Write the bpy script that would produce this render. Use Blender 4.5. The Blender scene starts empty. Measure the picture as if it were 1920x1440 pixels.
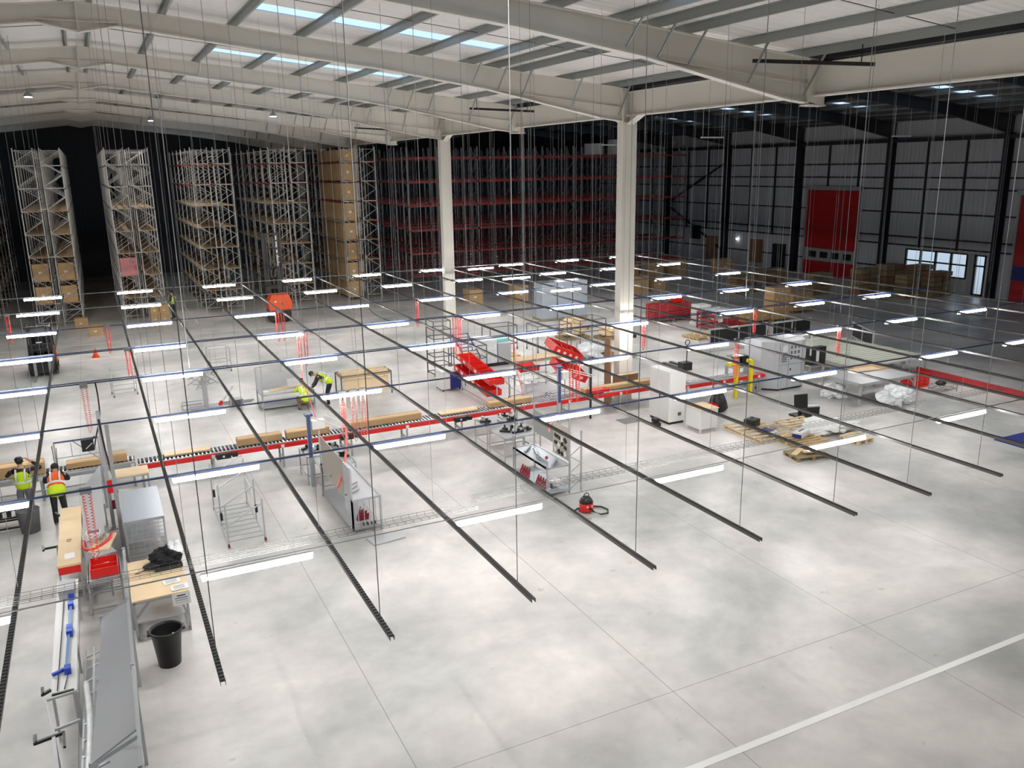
import bpy, bmesh, math, random
from mathutils import Vector, Matrix
random.seed(7)
C = bpy.context.scene.collection
SC = bpy.context.scene
# ------------------------------------------------------------------ camera
cam_d = bpy.data.cameras.new('camera')
cam = bpy.data.objects.new('camera', cam_d)
C.objects.link(cam)
SC.camera = cam
cam_d.sensor_fit = 'HORIZONTAL'
cam_d.sensor_width = 36.0
cam_d.lens = 1572.7 / 1920 * 36.0
cam_d.clip_end = 400
YAW, PITCH, ROLL = 0.457636, 0.253299, 0.0166125
_f = Vector((math.sin(YAW) * math.cos(PITCH), math.cos(YAW) * math.cos(PITCH), -math.sin(PITCH)))
_r = Vector((math.cos(YAW), -math.sin(YAW), 0))
_d = _f.cross(_r)
_r2 = _r * math.cos(ROLL) + _d * math.sin(ROLL)
_d2 = -_r * math.sin(ROLL) + _d * math.cos(ROLL)
_m = Matrix((_r2, -_d2, -_f)).transposed().to_4x4()
_m.translation = (0, 0, 9.0)
cam.matrix_world = _m
# ------------------------------------------------------------------ view and world
SC.view_settings.view_transform = 'Standard'
SC.view_settings.look = 'None'
SC.view_settings.gamma = 1.0
SC.view_settings.use_curve_mapping = False
SC.view_settings.exposure = EXPOSURE = 0.45
SC.cycles.use_denoising = True
SC.cycles.max_bounces = 8
SC.cycles.diffuse_bounces = 5
SC.cycles.sample_clamp_indirect = 6.0
W = bpy.data.worlds.new('sky')
SC.world = W
W.use_nodes = True
W.node_tree.nodes['Background'].inputs[0].default_value = (0.78, 0.89, 1.0, 1)
W.node_tree.nodes['Background'].inputs[1].default_value = 1.15
TUBE = 56.0        # emission of the LED battens
BAY = 600.0       # watts of a high bay lamp

# ------------------------------------------------------------------ helpers
class MB:
    """collects shapes; build() links them as ONE mesh object"""
    def __init__(s):
        s.v = []; s.f = []; s.sm = []
    def add(s, vs, fs, smooth=False):
        n = len(s.v)
        s.v.extend([tuple(v) for v in vs])
        for f in fs:
            s.f.append(tuple(n + i for i in f)); s.sm.append(smooth)
        return s
    def box(s, x0, x1, y0, y1, z0, z1):
        return s.add([(x0, y0, z0), (x1, y0, z0), (x1, y1, z0), (x0, y1, z0), (x0, y0, z1), (x1, y0, z1), (x1, y1, z1), (x0, y1, z1)],
              [(0, 3, 2, 1), (4, 5, 6, 7), (0, 1, 5, 4), (1, 2, 6, 5), (2, 3, 7, 6), (3, 0, 4, 7)])
    def cbox(s, c, d, rz=0, rx=0, ry=0):
        m = Matrix.Translation(c) @ Matrix.Rotation(rz, 4, 'Z') @ Matrix.Rotation(rx, 4, 'X') @ Matrix.Rotation(ry, 4, 'Y')
        vs = [m @ Vector((sx * d[0] / 2, sy * d[1] / 2, sz * d[2] / 2)) for sz in (-1, 1) for sx, sy in ((-1, -1), (1, -1), (1, 1), (-1, 1))]
        return s.add(vs, [(0, 3, 2, 1), (4, 5, 6, 7), (0, 1, 5, 4), (1, 2, 6, 5), (2, 3, 7, 6), (3, 0, 4, 7)])
    def _frame(s, d):
        d = d.normalized()
        u = Vector((0, 0, 1)) if abs(d.z) < 0.95 else Vector((0, 1, 0))
        a = d.cross(u).normalized(); b = a.cross(d).normalized()
        return a, b
    def bar(s, p, q, w, h=None):
        h = h or w
        p = Vector(p); q = Vector(q); a, b = s._frame(q - p)
        vs = [e + a * sa * w / 2 + b * sb * h / 2 for e in (p, q) for sa, sb in ((-1, -1), (1, -1), (1, 1), (-1, 1))]
        return s.add(vs, [(0, 3, 2, 1), (4, 5, 6, 7), (0, 1, 5, 4), (1, 2, 6, 5), (2, 3, 7, 6), (3, 0, 4, 7)])
    def tube(s, pts, r, n=8, cap=True, smooth=True):
        pts = [Vector(p) for p in pts]
        rs = r if isinstance(r, (list, tuple)) else [r] * len(pts)
        vs = []; fs = []; prev = None
        for i, p in enumerate(pts):
            d = (pts[min(i + 1, len(pts) - 1)] - pts[max(i - 1, 0)])
            if d.length < 1e-9: d = Vector((0, 0, 1))
            if prev is None:
                a, b = s._frame(d)
            else:
                d = d.normalized(); a = prev - d * prev.dot(d)
                a = a.normalized() if a.length > 1e-6 else s._frame(d)[0]
                b = d.cross(a).normalized()
            prev = a
            for k in range(n):
                t = 2 * math.pi * k / n
                vs.append(p + a * math.cos(t) * rs[i] + b * math.sin(t) * rs[i])
        for i in range(len(pts) - 1):
            for k in range(n):
                k2 = (k + 1) % n
                fs.append((i * n + k, i * n + k2, (i + 1) * n + k2, (i + 1) * n + k))
        s.add(vs, fs, smooth)
        if cap:
            m = len(s.v) - len(vs)
            s.f.append(tuple(m + k for k in reversed(range(n)))); s.sm.append(False)
            s.f.append(tuple(m + (len(pts) - 1) * n + k for k in range(n))); s.sm.append(False)
        return s
    def cyl(s, c, r, h, n=16, r2=None):
        c = Vector(c)
        return s.tube([c, c + Vector((0, 0, h))], [r, r if r2 is None else r2], n)
    def prism(s, poly, y0, y1, ax='y'):
        """poly: list of 2-D points (x,z); extruded along y (or x / z)"""
        n = len(poly)
        def P(a, b, t):
            return {'y': (a, t, b), 'x': (t, a, b), 'z': (a, b, t)}[ax]
        vs = [P(a, b, y0) for a, b in poly] + [P(a, b, y1) for a, b in poly]
        fs = [tuple(range(n)), tuple(reversed(range(n, 2 * n)))]
        for k in range(n):
            k2 = (k + 1) % n
            fs.append((k, n + k, n + k2, k2))
        return s.add(vs, fs)
    def loft(s, rings, smooth=True, cap=True):
        n = len(rings[0]); vs = [p for r in rings for p in r]; fs = []
        for i in range(len(rings) - 1):
            for k in range(n):
                k2 = (k + 1) % n
                fs.append((i * n + k, i * n + k2, (i + 1) * n + k2, (i + 1) * n + k))
        if cap:
            fs.append(tuple(reversed(range(n)))); fs.append(tuple((len(rings) - 1) * n + k for k in range(n)))
        return s.add(vs, fs, smooth)
    def lathe(s, c, prof, n=20, cap=True):
        rings = [[(c[0] + r * math.cos(2 * math.pi * k / n), c[1] + r * math.sin(2 * math.pi * k / n), c[2] + z) for k in range(n)] for r, z in prof]
        return s.loft(rings, True, cap)
    def ball(s, c, r, n=12, m=8):
        rx, ry, rz = r if isinstance(r, (tuple, list)) else (r, r, r)
        rings = []
        for i in range(m + 1):
            t = -math.pi / 2 + math.pi * i / m
            t = max(min(t, math.pi / 2 - .08), -math.pi / 2 + .08)
            rings.append([(c[0] + rx * math.cos(t) * math.cos(2 * math.pi * k / n), c[1] + ry * math.cos(t) * math.sin(2 * math.pi * k / n), c[2] + rz * math.sin(t)) for k in range(n)])
        return s.loft(rings)
    def xf(s, m):
        s.v = [tuple(m @ Vector(v)) for v in s.v]; return s
    def build(s, name, mat, parent=None, bevel=0):
        me = bpy.data.meshes.new(name)
        me.from_pydata(s.v, [], s.f)
        me.polygons.foreach_set('use_smooth', s.sm)
        me.materials.append(mat)
        bm = bmesh.new(); bm.from_mesh(me); bmesh.ops.recalc_face_normals(bm, faces=bm.faces); bm.to_mesh(me); bm.free()
        me.update()
        o = bpy.data.objects.new(name, me); C.objects.link(o)
        if parent is not None: o.parent = parent
        if bevel:
            b = o.modifiers.new('bevel', 'BEVEL'); b.width = bevel; b.segments = 2; b.limit_method = 'ANGLE'
        return o

def tag(o, label, cat, group=None):
    o['label'] = label; o['category'] = cat
    if group: o['group'] = group
    return o
def thing(name, label, cat, loc=(0, 0, 0), rz=0, group=None):
    o = bpy.data.objects.new(name, None); C.objects.link(o)
    o.location = loc; o.rotation_euler = (0, 0, rz); o.empty_display_size = .2
    return tag(o, label, cat, group)
def part(o, label):
    o['label'] = label; return o
def struct(o):
    o['kind'] = 'structure'; return o
def dup(o, parent=None):
    c = o.copy(); C.objects.link(c); c.parent = parent
    for ch in KIDS(o): dup(ch, c)
    return c
def KIDS(o):
    return [x for x in list(C.objects) if x.parent is o] if o.name not in KC else KC[o.name]
KC = {}
def freeze(o):
    """remember the children of a prototype so copies are quick"""
    ks = [x for x in list(C.objects) if x.parent is o]
    KC[o.name] = ks
    for k in ks: freeze(k)
    return o
ORD = ['first', 'second', 'third', 'fourth', 'fifth', 'sixth', 'seventh', 'eighth', 'ninth', 'tenth', 'eleventh', 'twelfth', 'thirteenth', 'fourteenth', 'fifteenth', 'sixteenth', 'seventeenth', 'eighteenth', 'nineteenth', 'twentieth']

# ------------------------------------------------------------------ materials
def mat(name, col, rough=.5, metal=0, emit=None, est=1, alpha=None, bump=None, var=None, spec=None, trans=0):
    m = bpy.data.materials.new(name); m.use_nodes = True
    nt = m.node_tree; b = nt.nodes['Principled BSDF']
    b.inputs['Base Color'].default_value = (*col, 1); b.inputs['Roughness'].default_value = rough; b.inputs['Metallic'].default_value = metal
    if spec is not None: b.inputs['Specular IOR Level'].default_value = spec
    if emit: b.inputs['Emission Color'].default_value = (*emit, 1); b.inputs['Emission Strength'].default_value = est
    if alpha is not None: b.inputs['Alpha'].default_value = alpha
    if trans: b.inputs['Transmission Weight'].default_value = trans
    if var:   # (scale, amount) mottling
        tc = nt.nodes.new('ShaderNodeTexCoord'); n = nt.nodes.new('ShaderNodeTexNoise'); n.inputs['Scale'].default_value = var[0]; n.inputs['Detail'].default_value = 4
        r = nt.nodes.new('ShaderNodeMapRange'); r.inputs[1].default_value = .3; r.inputs[2].default_value = .7
        r.inputs[3].default_value = 1 - var[1]; r.inputs[4].default_value = 1 + var[1]
        mx = nt.nodes.new('ShaderNodeVectorMath'); mx.operation = 'SCALE'; mx.inputs[0].default_value = col
        nt.links.new(tc.outputs['Object'], n.inputs['Vector']); nt.links.new(n.outputs[0], r.inputs[0]); nt.links.new(r.outputs[0], mx.inputs['Scale'])
        nt.links.new(mx.outputs[0], b.inputs['Base Color'])
    if bump:  # (axis, period, strength) ribs
        tc = nt.nodes.new('ShaderNodeTexCoord'); sx = nt.nodes.new('ShaderNodeSeparateXYZ'); nt.links.new(tc.outputs['Object'], sx.inputs[0])
        mm = nt.nodes.new('ShaderNodeMath'); mm.operation = 'MULTIPLY'; mm.inputs[1].default_value = 2 * math.pi / bump[1]
        sn = nt.nodes.new('ShaderNodeMath'); sn.operation = 'SINE'
        bp = nt.nodes.new('ShaderNodeBump'); bp.inputs['Strength'].default_value = bump[2]; bp.inputs['Distance'].default_value = .03
        nt.links.new(sx.outputs[bump[0]], mm.inputs[0]); nt.links.new(mm.outputs[0], sn.inputs[0]); nt.links.new(sn.outputs[0], bp.inputs['Height'])
        nt.links.new(bp.outputs[0], b.inputs['Normal'])
    return m
M = {}
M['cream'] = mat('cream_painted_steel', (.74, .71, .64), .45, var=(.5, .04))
M['roof'] = mat('roof_liner_sheet', (.78, .76, .74), .5, bump=('Y', .30, .5))
M['purlin'] = mat('galvanised_purlin', (.34, .36, .35), .4, .5)
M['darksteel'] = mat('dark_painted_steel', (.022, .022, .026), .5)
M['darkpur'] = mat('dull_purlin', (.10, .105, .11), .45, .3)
M['wallr'] = mat('grey_wall_liner', (.58, .58, .60), .6, bump=('Y', .33, .35))
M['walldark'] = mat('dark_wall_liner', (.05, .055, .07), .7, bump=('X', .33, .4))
M['wallpale'] = mat('pale_wall', (.4, .4, .39), .7)
M['galv'] = mat('galvanised_steel', (.55, .56, .57), .35, .7)
M['sheetb'] = mat('blue_grey_sheet', (.42, .47, .52), .35, .3)
M['sheetl'] = mat('pale_machine_paint', (.52, .54, .57), .4)
M['slat'] = mat('cream_slat', (.50, .52, .44), .5)
M['boardt'] = mat('drab_board', (.45, .41, .35), .8)
M['lampw'] = mat('twin_lamp_glow', (1, 1, 1), .4, emit=(.9, .95, 1), est=8)
M['galvmat'] = mat('matt_grey_steel', (.42, .43, .44), .5, .3)
M['alu'] = mat('grey_tube', (.48, .50, .52), .35, .4)
M['sheet'] = mat('grey_sheet_panel', (.52, .53, .55), .4, .2)
M['basket'] = mat('dull_wire', (.22, .23, .23), .65)
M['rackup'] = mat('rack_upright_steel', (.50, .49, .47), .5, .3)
M['rackred'] = mat('red_rack_beam', (.26, .03, .028), .5)
M['board'] = mat('chipboard_shelf', (.50, .36, .22), .8, var=(3, .12))
M['card'] = mat('brown_cardboard', (.52, .34, .17), .85, var=(2, .06))
M['cardpale'] = mat('pale_cardboard', (.78, .60, .38), .8, var=(2, .05))
M['tape'] = mat('parcel_label', (.8, .78, .72), .6)
M['red'] = mat('red_enamel', (.72, .015, .012), .4)
M['redplastic'] = mat('red_plastic', (.70, .02, .015), .35)
M['redhose'] = mat('red_coil_hose', (.95, .10, .09), .35)
M['pinkhose'] = mat('pale_red_air_hose', (.95, .25, .22), .4)
M['redshade'] = mat('shaded_red_steel', (.46, .035, .04), .5)  # red steel with the shade of the right side put into its colour
M['rackdim'] = mat('shaded_rack_upright', (.20, .20, .21), .5, .3)  # rack upright steel, darkened in colour for the dim light at the back
M['maroon'] = mat('maroon_steel', (.28, .02, .03), .5)
M['orange'] = mat('orange_enamel', (.85, .10, .02), .35)
M['orangeves'] = mat('orange_hi_vis', (.95, .16, .03), .8)
M['yellowves'] = mat('yellow_hi_vis', (.62, .85, .02), .8)
M['reflect'] = mat('silver_reflective_tape', (.80, .82, .80), .4)
M['yellow'] = mat('yellow_enamel', (.90, .72, .01), .4)
M['blue'] = mat('blue_conduit', (.05, .08, .20), .5)
M['bluebox'] = mat('navy_blue_panel', (.015, .025, .20), .45)
M['bluetool'] = mat('blue_anodised', (.03, .08, .50), .3, .3)
M['bluepale'] = mat('pale_blue_tube', (.30, .50, .85), .3, .2)
M['black'] = mat('black_plastic', (.012, .012, .013), .4)
M['blackmat'] = mat('black_fabric', (.015, .015, .018), .9)
M['rubber'] = mat('black_rubber', (.02, .02, .02), .7)
M['white'] = mat('white_enamel', (.78, .78, .77), .35)
M['whitem'] = mat('white_painted', (.75, .75, .73), .5)
M['paint'] = mat('white_floor_paint', (.93, .93, .91), .4)
M['paintdim'] = mat('worn_floor_paint', (.78, .77, .74), .5)
M['plastic'] = mat('clear_polythene', (.85, .87, .88), .25, var=(6, .1))
M['wood'] = mat('pale_pallet_wood', (.62, .44, .22), .8, var=(4, .15))
M['woodpale'] = mat('pale_timber', (.74, .58, .36), .8, var=(4, .1))
M['wooddark'] = mat('weathered_timber', (.30, .23, .12), .85, var=(4, .15))
M['brown'] = mat('brown_board', (.28, .15, .08), .8)
M['skin'] = mat('skin', (.55, .32, .22), .6)
M['hair'] = mat('dark_hair', (.03, .02, .018), .8)
M['grey'] = mat('grey_cloth', (.16, .16, .17), .85)
M['darkcloth'] = mat('dark_navy_cloth', (.015, .017, .03), .9)
M['browncloth'] = mat('brown_cloth', (.22, .15, .10), .9)
M['glassd'] = mat('dark_glass', (.03, .035, .04), .08)
M['teal'] = mat('pale_teal_plastic', (.35, .75, .72), .4)
M['pink'] = mat('pink_wrap', (.75, .28, .28), .6)
M['paper'] = mat('white_paper', (.85, .85, .84), .7)
M['ink'] = mat('grey_print', (.12, .12, .13), .7)
M['greenled'] = mat('green_exit_lamp', (.1, .6, .3), .4, emit=(.1, 1, .45), est=6)
M['lamp'] = mat('high_bay_glow', (1, 1, 1), .4, emit=(1, .97, .9), est=40)
M['tube'] = mat('led_diffuser', (1, 1, 1), .4, emit=(1, .985, .97), est=TUBE)
M['ground'] = mat('outdoor_concrete', (.55, .56, .58), .9)

def glass(name, tint):
    m = bpy.data.materials.new(name); m.use_nodes = True; nt = m.node_tree
    nt.nodes.remove(nt.nodes['Principled BSDF'])
    t = nt.nodes.new('ShaderNodeBsdfTransparent'); t.inputs[0].default_value = (*tint, 1)
    g = nt.nodes.new('ShaderNodeBsdfGlossy'); g.inputs['Roughness'].default_value = .05
    x = nt.nodes.new('ShaderNodeMixShader'); x.inputs[0].default_value = .06
    nt.links.new(t.outputs[0], x.inputs[1]); nt.links.new(g.outputs[0], x.inputs[2]); nt.links.new(x.outputs[0], nt.nodes['Material Output'].inputs[0])
    return m
M['glass'] = glass('clear_glass', (.92, .95, .97))
M['skyl'] = glass('rooflight_sheet', (.80, .88, .95))

def floor_mat():
    m = bpy.data.materials.new('polished_concrete'); m.use_nodes = True; nt = m.node_tree; b = nt.nodes['Principled BSDF']
    L = nt.links.new
    tc = nt.nodes.new('ShaderNodeTexCoord')
    def noise(sc, det, rough=.55, dist=0):
        n = nt.nodes.new('ShaderNodeTexNoise'); n.inputs['Scale'].default_value = sc; n.inputs['Detail'].default_value = det; n.inputs['Roughness'].default_value = rough; n.inputs['Distortion'].default_value = dist
        L(tc.outputs['Object'], n.inputs['Vector']); return n.outputs[0]
    def ramp(src, stops):
        r = nt.nodes.new('ShaderNodeValToRGB'); e = r.color_ramp.elements
        e[0].position, e[0].color = stops[0][0], (*stops[0][1], 1); e[1].position, e[1].color = stops[-1][0], (*stops[-1][1], 1)
        for p, c in stops[1:-1]:
            x = e.new(p); x.color = (*c, 1)
        L(src, r.inputs[0]); return r.outputs[0]
    def mix(kind, f, a, bb):
        x = nt.nodes.new('ShaderNodeMix'); x.data_type = 'RGBA'; x.blend_type = kind
        if isinstance(f, float): x.inputs[0].default_value = f
        else: L(f, x.inputs[0])
        L(a, x.inputs[6]) if not isinstance(a, tuple) else setattr(x.inputs[6], 'default_value', (*a, 1))
        L(bb, x.inputs[7]) if not isinstance(bb, tuple) else setattr(x.inputs[7], 'default_value', (*bb, 1))
        return x.outputs[2]
    base = ramp(noise(.20, 5, .6, .3), [(.34, (.41, .42, .405)), (.45, (.56, .56, .545)), (.52, (.645, .62, .60)), (.62, (.77, .74, .71))])
    fine = ramp(noise(1.1, 6, .65, .2), [(.3, (.86, .865, .86)), (.7, (1.08, 1.07, 1.06))])
    c = mix('MULTIPLY', 1.0, base, fine)
    spots = ramp(noise(2.6, 2), [(.70, (1, 1, 1)), (.76, (.75, .75, .74))])
    c = mix('MULTIPLY', .8, c, spots)
    sx = nt.nodes.new('ShaderNodeSeparateXYZ'); L(tc.outputs['Object'], sx.inputs[0])
    def joint(sock, off, per, w):
        a = nt.nodes.new('ShaderNodeMath'); a.operation = 'SUBTRACT'; a.inputs[1].default_value = off; L(sock, a.inputs[0])
        d = nt.nodes.new('ShaderNodeMath'); d.operation = 'PINGPONG'; d.inputs[1].default_value = per / 2; L(a.outputs[0], d.inputs[0])
        l = nt.nodes.new('ShaderNodeMath'); l.operation = 'LESS_THAN'; l.inputs[1].default_value = w; L(d.outputs[0], l.inputs[0]); return l.outputs[0]
    mx = nt.nodes.new('ShaderNodeMath'); mx.operation = 'MAXIMUM'
    L(joint(sx.outputs['X'], 3.49, 4.70, .008), mx.inputs[0]); L(joint(sx.outputs['Y'], 10.40, 28.2, .008), mx.inputs[1])
    f = nt.nodes.new('ShaderNodeMath'); f.operation = 'MULTIPLY'; f.inputs[1].default_value = .62; L(mx.outputs[0], f.inputs[0])
    c = mix('MIX', f.outputs[0], c, (.16, .15, .14))
    L(c, b.inputs['Base Color'])
    rr = nt.nodes.new('ShaderNodeMapRange'); rr.inputs[1].default_value = .3; rr.inputs[2].default_value = .7; rr.inputs[3].default_value = .30; rr.inputs[4].default_value = .48
    L(noise(.35, 4), rr.inputs[0]); L(rr.outputs[0], b.inputs['Roughness']); b.inputs['Specular IOR Level'].default_value = .45
    return m
M['floor'] = floor_mat()
def strut_mat():
    """dark perforated channel: row of pale slots along Y"""
    m = mat('slotted_steel_channel', (.06, .06, .06), .45, .4); nt = m.node_tree; b = nt.nodes['Principled BSDF']
    tc = nt.nodes.new('ShaderNodeTexCoord'); sx = nt.nodes.new('ShaderNodeSeparateXYZ'); nt.links.new(tc.outputs['Object'], sx.inputs[0])
    d = nt.nodes.new('ShaderNodeMath'); d.operation = 'PINGPONG'; d.inputs[1].default_value = .04; nt.links.new(sx.outputs['Y'], d.inputs[0])
    l = nt.nodes.new('ShaderNodeMath'); l.operation = 'LESS_THAN'; l.inputs[1].default_value = .014; nt.links.new(d.outputs[0], l.inputs[0])
    x = nt.nodes.new('ShaderNodeMix'); x.data_type = 'RGBA'; x.inputs[6].default_value = (.035, .035, .035, 1); x.inputs[7].default_value = (.26, .26, .25, 1)
    nt.links.new(l.outputs[0], x.inputs[0]); nt.links.new(x.outputs[2], b.inputs['Base Color'])
    return m
M['strut'] = strut_mat()
M['strutplain'] = mat('plain_steel_channel', (.15, .145, .14), .38, .5)

# ------------------------------------------------------------------ the shell
FR = 8.9            # frame spacing
RX, VX, RX2, WX = .4, 18.0, 35.7, 53.4   # ridge, valley, ridge of the far bay, right wall
def ztop(x):        # top of the rafters
    if x < RX: return 13.41 - .102 * (RX - x)
    if x <= VX: return 13.41 - .102 * (x - RX)
    if x <= RX2: return 11.61 + .102 * (x - VX)
    return 11.61 + .102 * (RX2 - VX) - .102 * (x - RX2)
YN, YF = -4.0, 84.0
XL = -17.2
struct(MB().box(XL, WX, YN, YF, -.2, 0).build('floor', M['floor']))
# roof sheets with openings for the rooflights
def roof():
    L = MB(); R = MB(); n = 0
    segs = [(XL, RX, L), (RX, VX, L), (VX, RX2, R), (RX2, WX, R)]
    for xa, xb, mb in segs:
        def q(x0, x1, y0, y1):
            z0, z1 = ztop(x0 + (1e-6 if x0 == VX else 0)) + .24, ztop(x1) + .24
            mb.add([(x0, y0, z0), (x1, y0, z1), (x1, y1, z1), (x0, y1, z0), (x0, y0, z0 + .05), (x1, y0, z1 + .05), (x1, y1, z1 + .05), (x0, y1, z0 + .05)],
                   [(0, 3, 2, 1), (4, 5, 6, 7), (0, 1, 5, 4), (1, 2, 6, 5), (2, 3, 7, 6), (3, 0, 4, 7)])
        if xa == XL: o0, o1 = -11.4, -3.9
        elif xa == RX: o0, o1 = 4.55, 11.85
        elif xa == VX: o0, o1 = 24.0, 31.4
        else: o0, o1 = 40.0, 47.3
        y = YN
        for k in range(0, 10):
            s0, s1 = 8.9 * k + 6.1, 8.9 * k + 7.2
            if s1 > YF: break
            q(xa, xb, y, s0); q(xa, o0, s0, s1); q(o1, xb, s0, s1); y = s1
            n += 1
            z0, z1 = ztop(o0) + .26, ztop(o1) + .26
            p = MB().add([(o0, s0, z0), (o1, s0, z1), (o1, s1, z1), (o0, s1, z0), (o0, s0, z0 + .01), (o1, s0, z1 + .01), (o1, s1, z1 + .01), (o0, s1, z0 + .01)],
                   [(0, 3, 2, 1), (4, 5, 6, 7), (0, 1, 5, 4), (1, 2, 6, 5), (2, 3, 7, 6), (3, 0, 4, 7)])
            struct(p.build('window_%d' % (n + 10), M['skyl']))
        q(xa, xb, y, YF)
    struct(L.build('ceiling', M['roof']))
    return R
Rr = roof()
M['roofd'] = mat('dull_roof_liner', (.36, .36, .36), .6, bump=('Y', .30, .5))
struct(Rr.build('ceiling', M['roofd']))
# right wall with window and door openings
WZ = 11.8
def rect_wall(mb, x0, x1, ya, yb, za, zb, holes):
    """wall in the YZ plane with rectangular holes (y0,y1,z0,z1)"""
    ys = sorted({ya, yb, *[h[0] for h in holes], *[h[1] for h in holes]}); zs = sorted({za, zb, *[h[2] for h in holes], *[h[3] for h in holes]})
    for i in range(len(ys) - 1):
        for j in range(len(zs) - 1):
            cy, cz = (ys[i] + ys[i + 1]) / 2, (zs[j] + zs[j + 1]) / 2
            if any(h[0] < cy < h[1] and h[2] < cz < h[3] for h in holes): continue
            mb.box(x0, x1, ys[i], ys[i + 1], zs[j], zs[j + 1])
w = MB(); rect_wall(w, WX, WX + .15, YN, YF, 0, WZ, [(37.75, 42.65, 1.05, 2.72), (36.35, 37.2, 0.0, 2.75)])
struct(w.build('wall_right', M['wallr']))
struct(MB().box(XL - .15, XL, YN, YF, 0, 13).build('wall_left', M['wallpale']))
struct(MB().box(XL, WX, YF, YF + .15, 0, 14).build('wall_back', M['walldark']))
struct(MB().box(XL, WX, YN - .15, YN, 0, 14).build('wall_front', M['wallpale']))
# girts, posts and rails of the right wall
g = MB()
for z in (1.3, 3.0, 3.6, 5.33, 6.99, 7.79, 8.78):
    if z > 2: g.box(WX - .1, WX - .002, YN, YF, z - .05, z + .05)
    else: g.box(WX - .1, WX - .002, 43.2, YF, z - .05, z + .05)
g.box(WX - .5, WX - .1, YN, YF, 10.25, 10.5)
for k in range(0, 9):
    for dy in (3.0, 6.0):
        g.box(WX - .14, WX - .002, FR * k + dy - .05, FR * k + dy + .05, 2.9, 10.3)
struct(g.build('trim_1', M['darksteel']))
for k in range(0, 9):
    y = FR * k
    c = MB(); c.box(WX - .62, WX - .002, y - .02, y + .02, 0, 10.6); c.box(WX - .62, WX - .58, y - .17, y + .17, 0, 10.6); c.box(WX - .05, WX - .002, y - .17, y + .17, 0, 10.6)
    o = c.build('steel_column', M['darksteel'])
    tag(o, 'dark steel column against the right wall, %s from the camera' % ORD[k], 'column', 'dark columns along the right wall')
# wind bracing near the back
b = MB(); b.bar((WX - .3, 62.3, 9.2), (WX - .3, 71.2, 5.2), .16); b.bar((WX - .3, 71.2, 5.0), (WX - .3, 62.3, 1.0), .16)
tag(b.build('wall_brace', M['darksteel']), 'dark diagonal wind brace crossing the far end of the right wall', 'brace')
# window of the right wall: six lights, and the personnel door
fr = MB(); y0, y1, z0, z1 = 37.75, 42.65, 1.05, 2.72
for z in (z0, 1.95, z1): fr.box(WX - .03, WX + .12, y0, y1, z - .05, z + .05)
for i in range(5):
    y = y0 + (y1 - y0) * i / 4; fr.box(WX - .03, WX + .12, y - .06, y + .06, z0, z1)
f1 = struct(fr.build('window_1', M['black']))
MB().box(WX + .04, WX + .06, y0, y1, z0, z1).build('window_pane', M['glass'], f1)
dr = MB(); dr.box(WX - .03, WX + .1, 36.35, 36.47, 0, 2.75); dr.box(WX - .03, WX + .1, 37.08, 37.2, 0, 2.75); dr.box(WX - .03, WX + .1, 36.35, 37.2, 2.65, 2.75); dr.box(WX - .03, WX + .1, 36.35, 37.2, 1.95, 2.05); dr.box(WX - .03, WX + .1, 36.35, 37.2, 0, .12)
d1 = struct(dr.build('door_1', M['black']))
MB().box(WX + .03, WX + .05, 36.47, 37.08, .12, 2.65).build('door_pane', M['glass'], d1)
struct(MB().box(WX - .06, WX - .002, 37.2, 37.62, 0, 2.8).build('trim_2', M['wallpale']))
# ground and a hedge line outside the window
struct(MB().box(WX + .15, 160, -20, 120, -.3, -.05).build('floor_outside', M['ground']))
# big red doors
def big_door(n, ya, yb, zb, zt, extra):
    p = MB()
    p.box(WX - .16, WX - .1, ya, yb, zb, zt)
    o = p.build('door_%d' % n, M['redd']); struct(o)
    f = MB(); f.box(WX - .22, WX - .1, ya - .15, ya, 0, zt + .15); f.box(WX - .22, WX - .1, yb, yb + .15, 0, zt + .15); f.box(WX - .4, WX - .1, ya - .2, yb + .2, zt, zt + .3)
    f.build('door_frame', M['galvmat'], o)
    for a, bb, z0, z1, mm in extra:
        MB().box(WX - .165, WX - .1, a, bb, z0, z1).build('door_panel', mm, o)
    return o
M['redd'] = mat('red_sectional_door', (.50, .012, .015), .45, bump=('Z', .62, .3))
big_door(2, 47.1, 52.4, 2.15, 6.8, [(47.1, 52.4, 1.15, 2.12, M['wallpale']), (47.1, 52.4, 0, 1.12, M['redd'])] )
big_door(3, 29.4, 34.4, 2.3, 6.75, [(29.4, 34.4, 1.35, 2.27, M['bluebox']), (29.4, 34.4, 0, 1.32, M['redd'])])
wd = MB()
for i in range(4): wd.box(WX - .175, WX - .162, 47.5 + i * 1.2, 48.3 + i * 1.2, 1.4, 1.9)
o = wd.build('door_vision_panel', M['black'], bpy.data.objects['door_2'])

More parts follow.
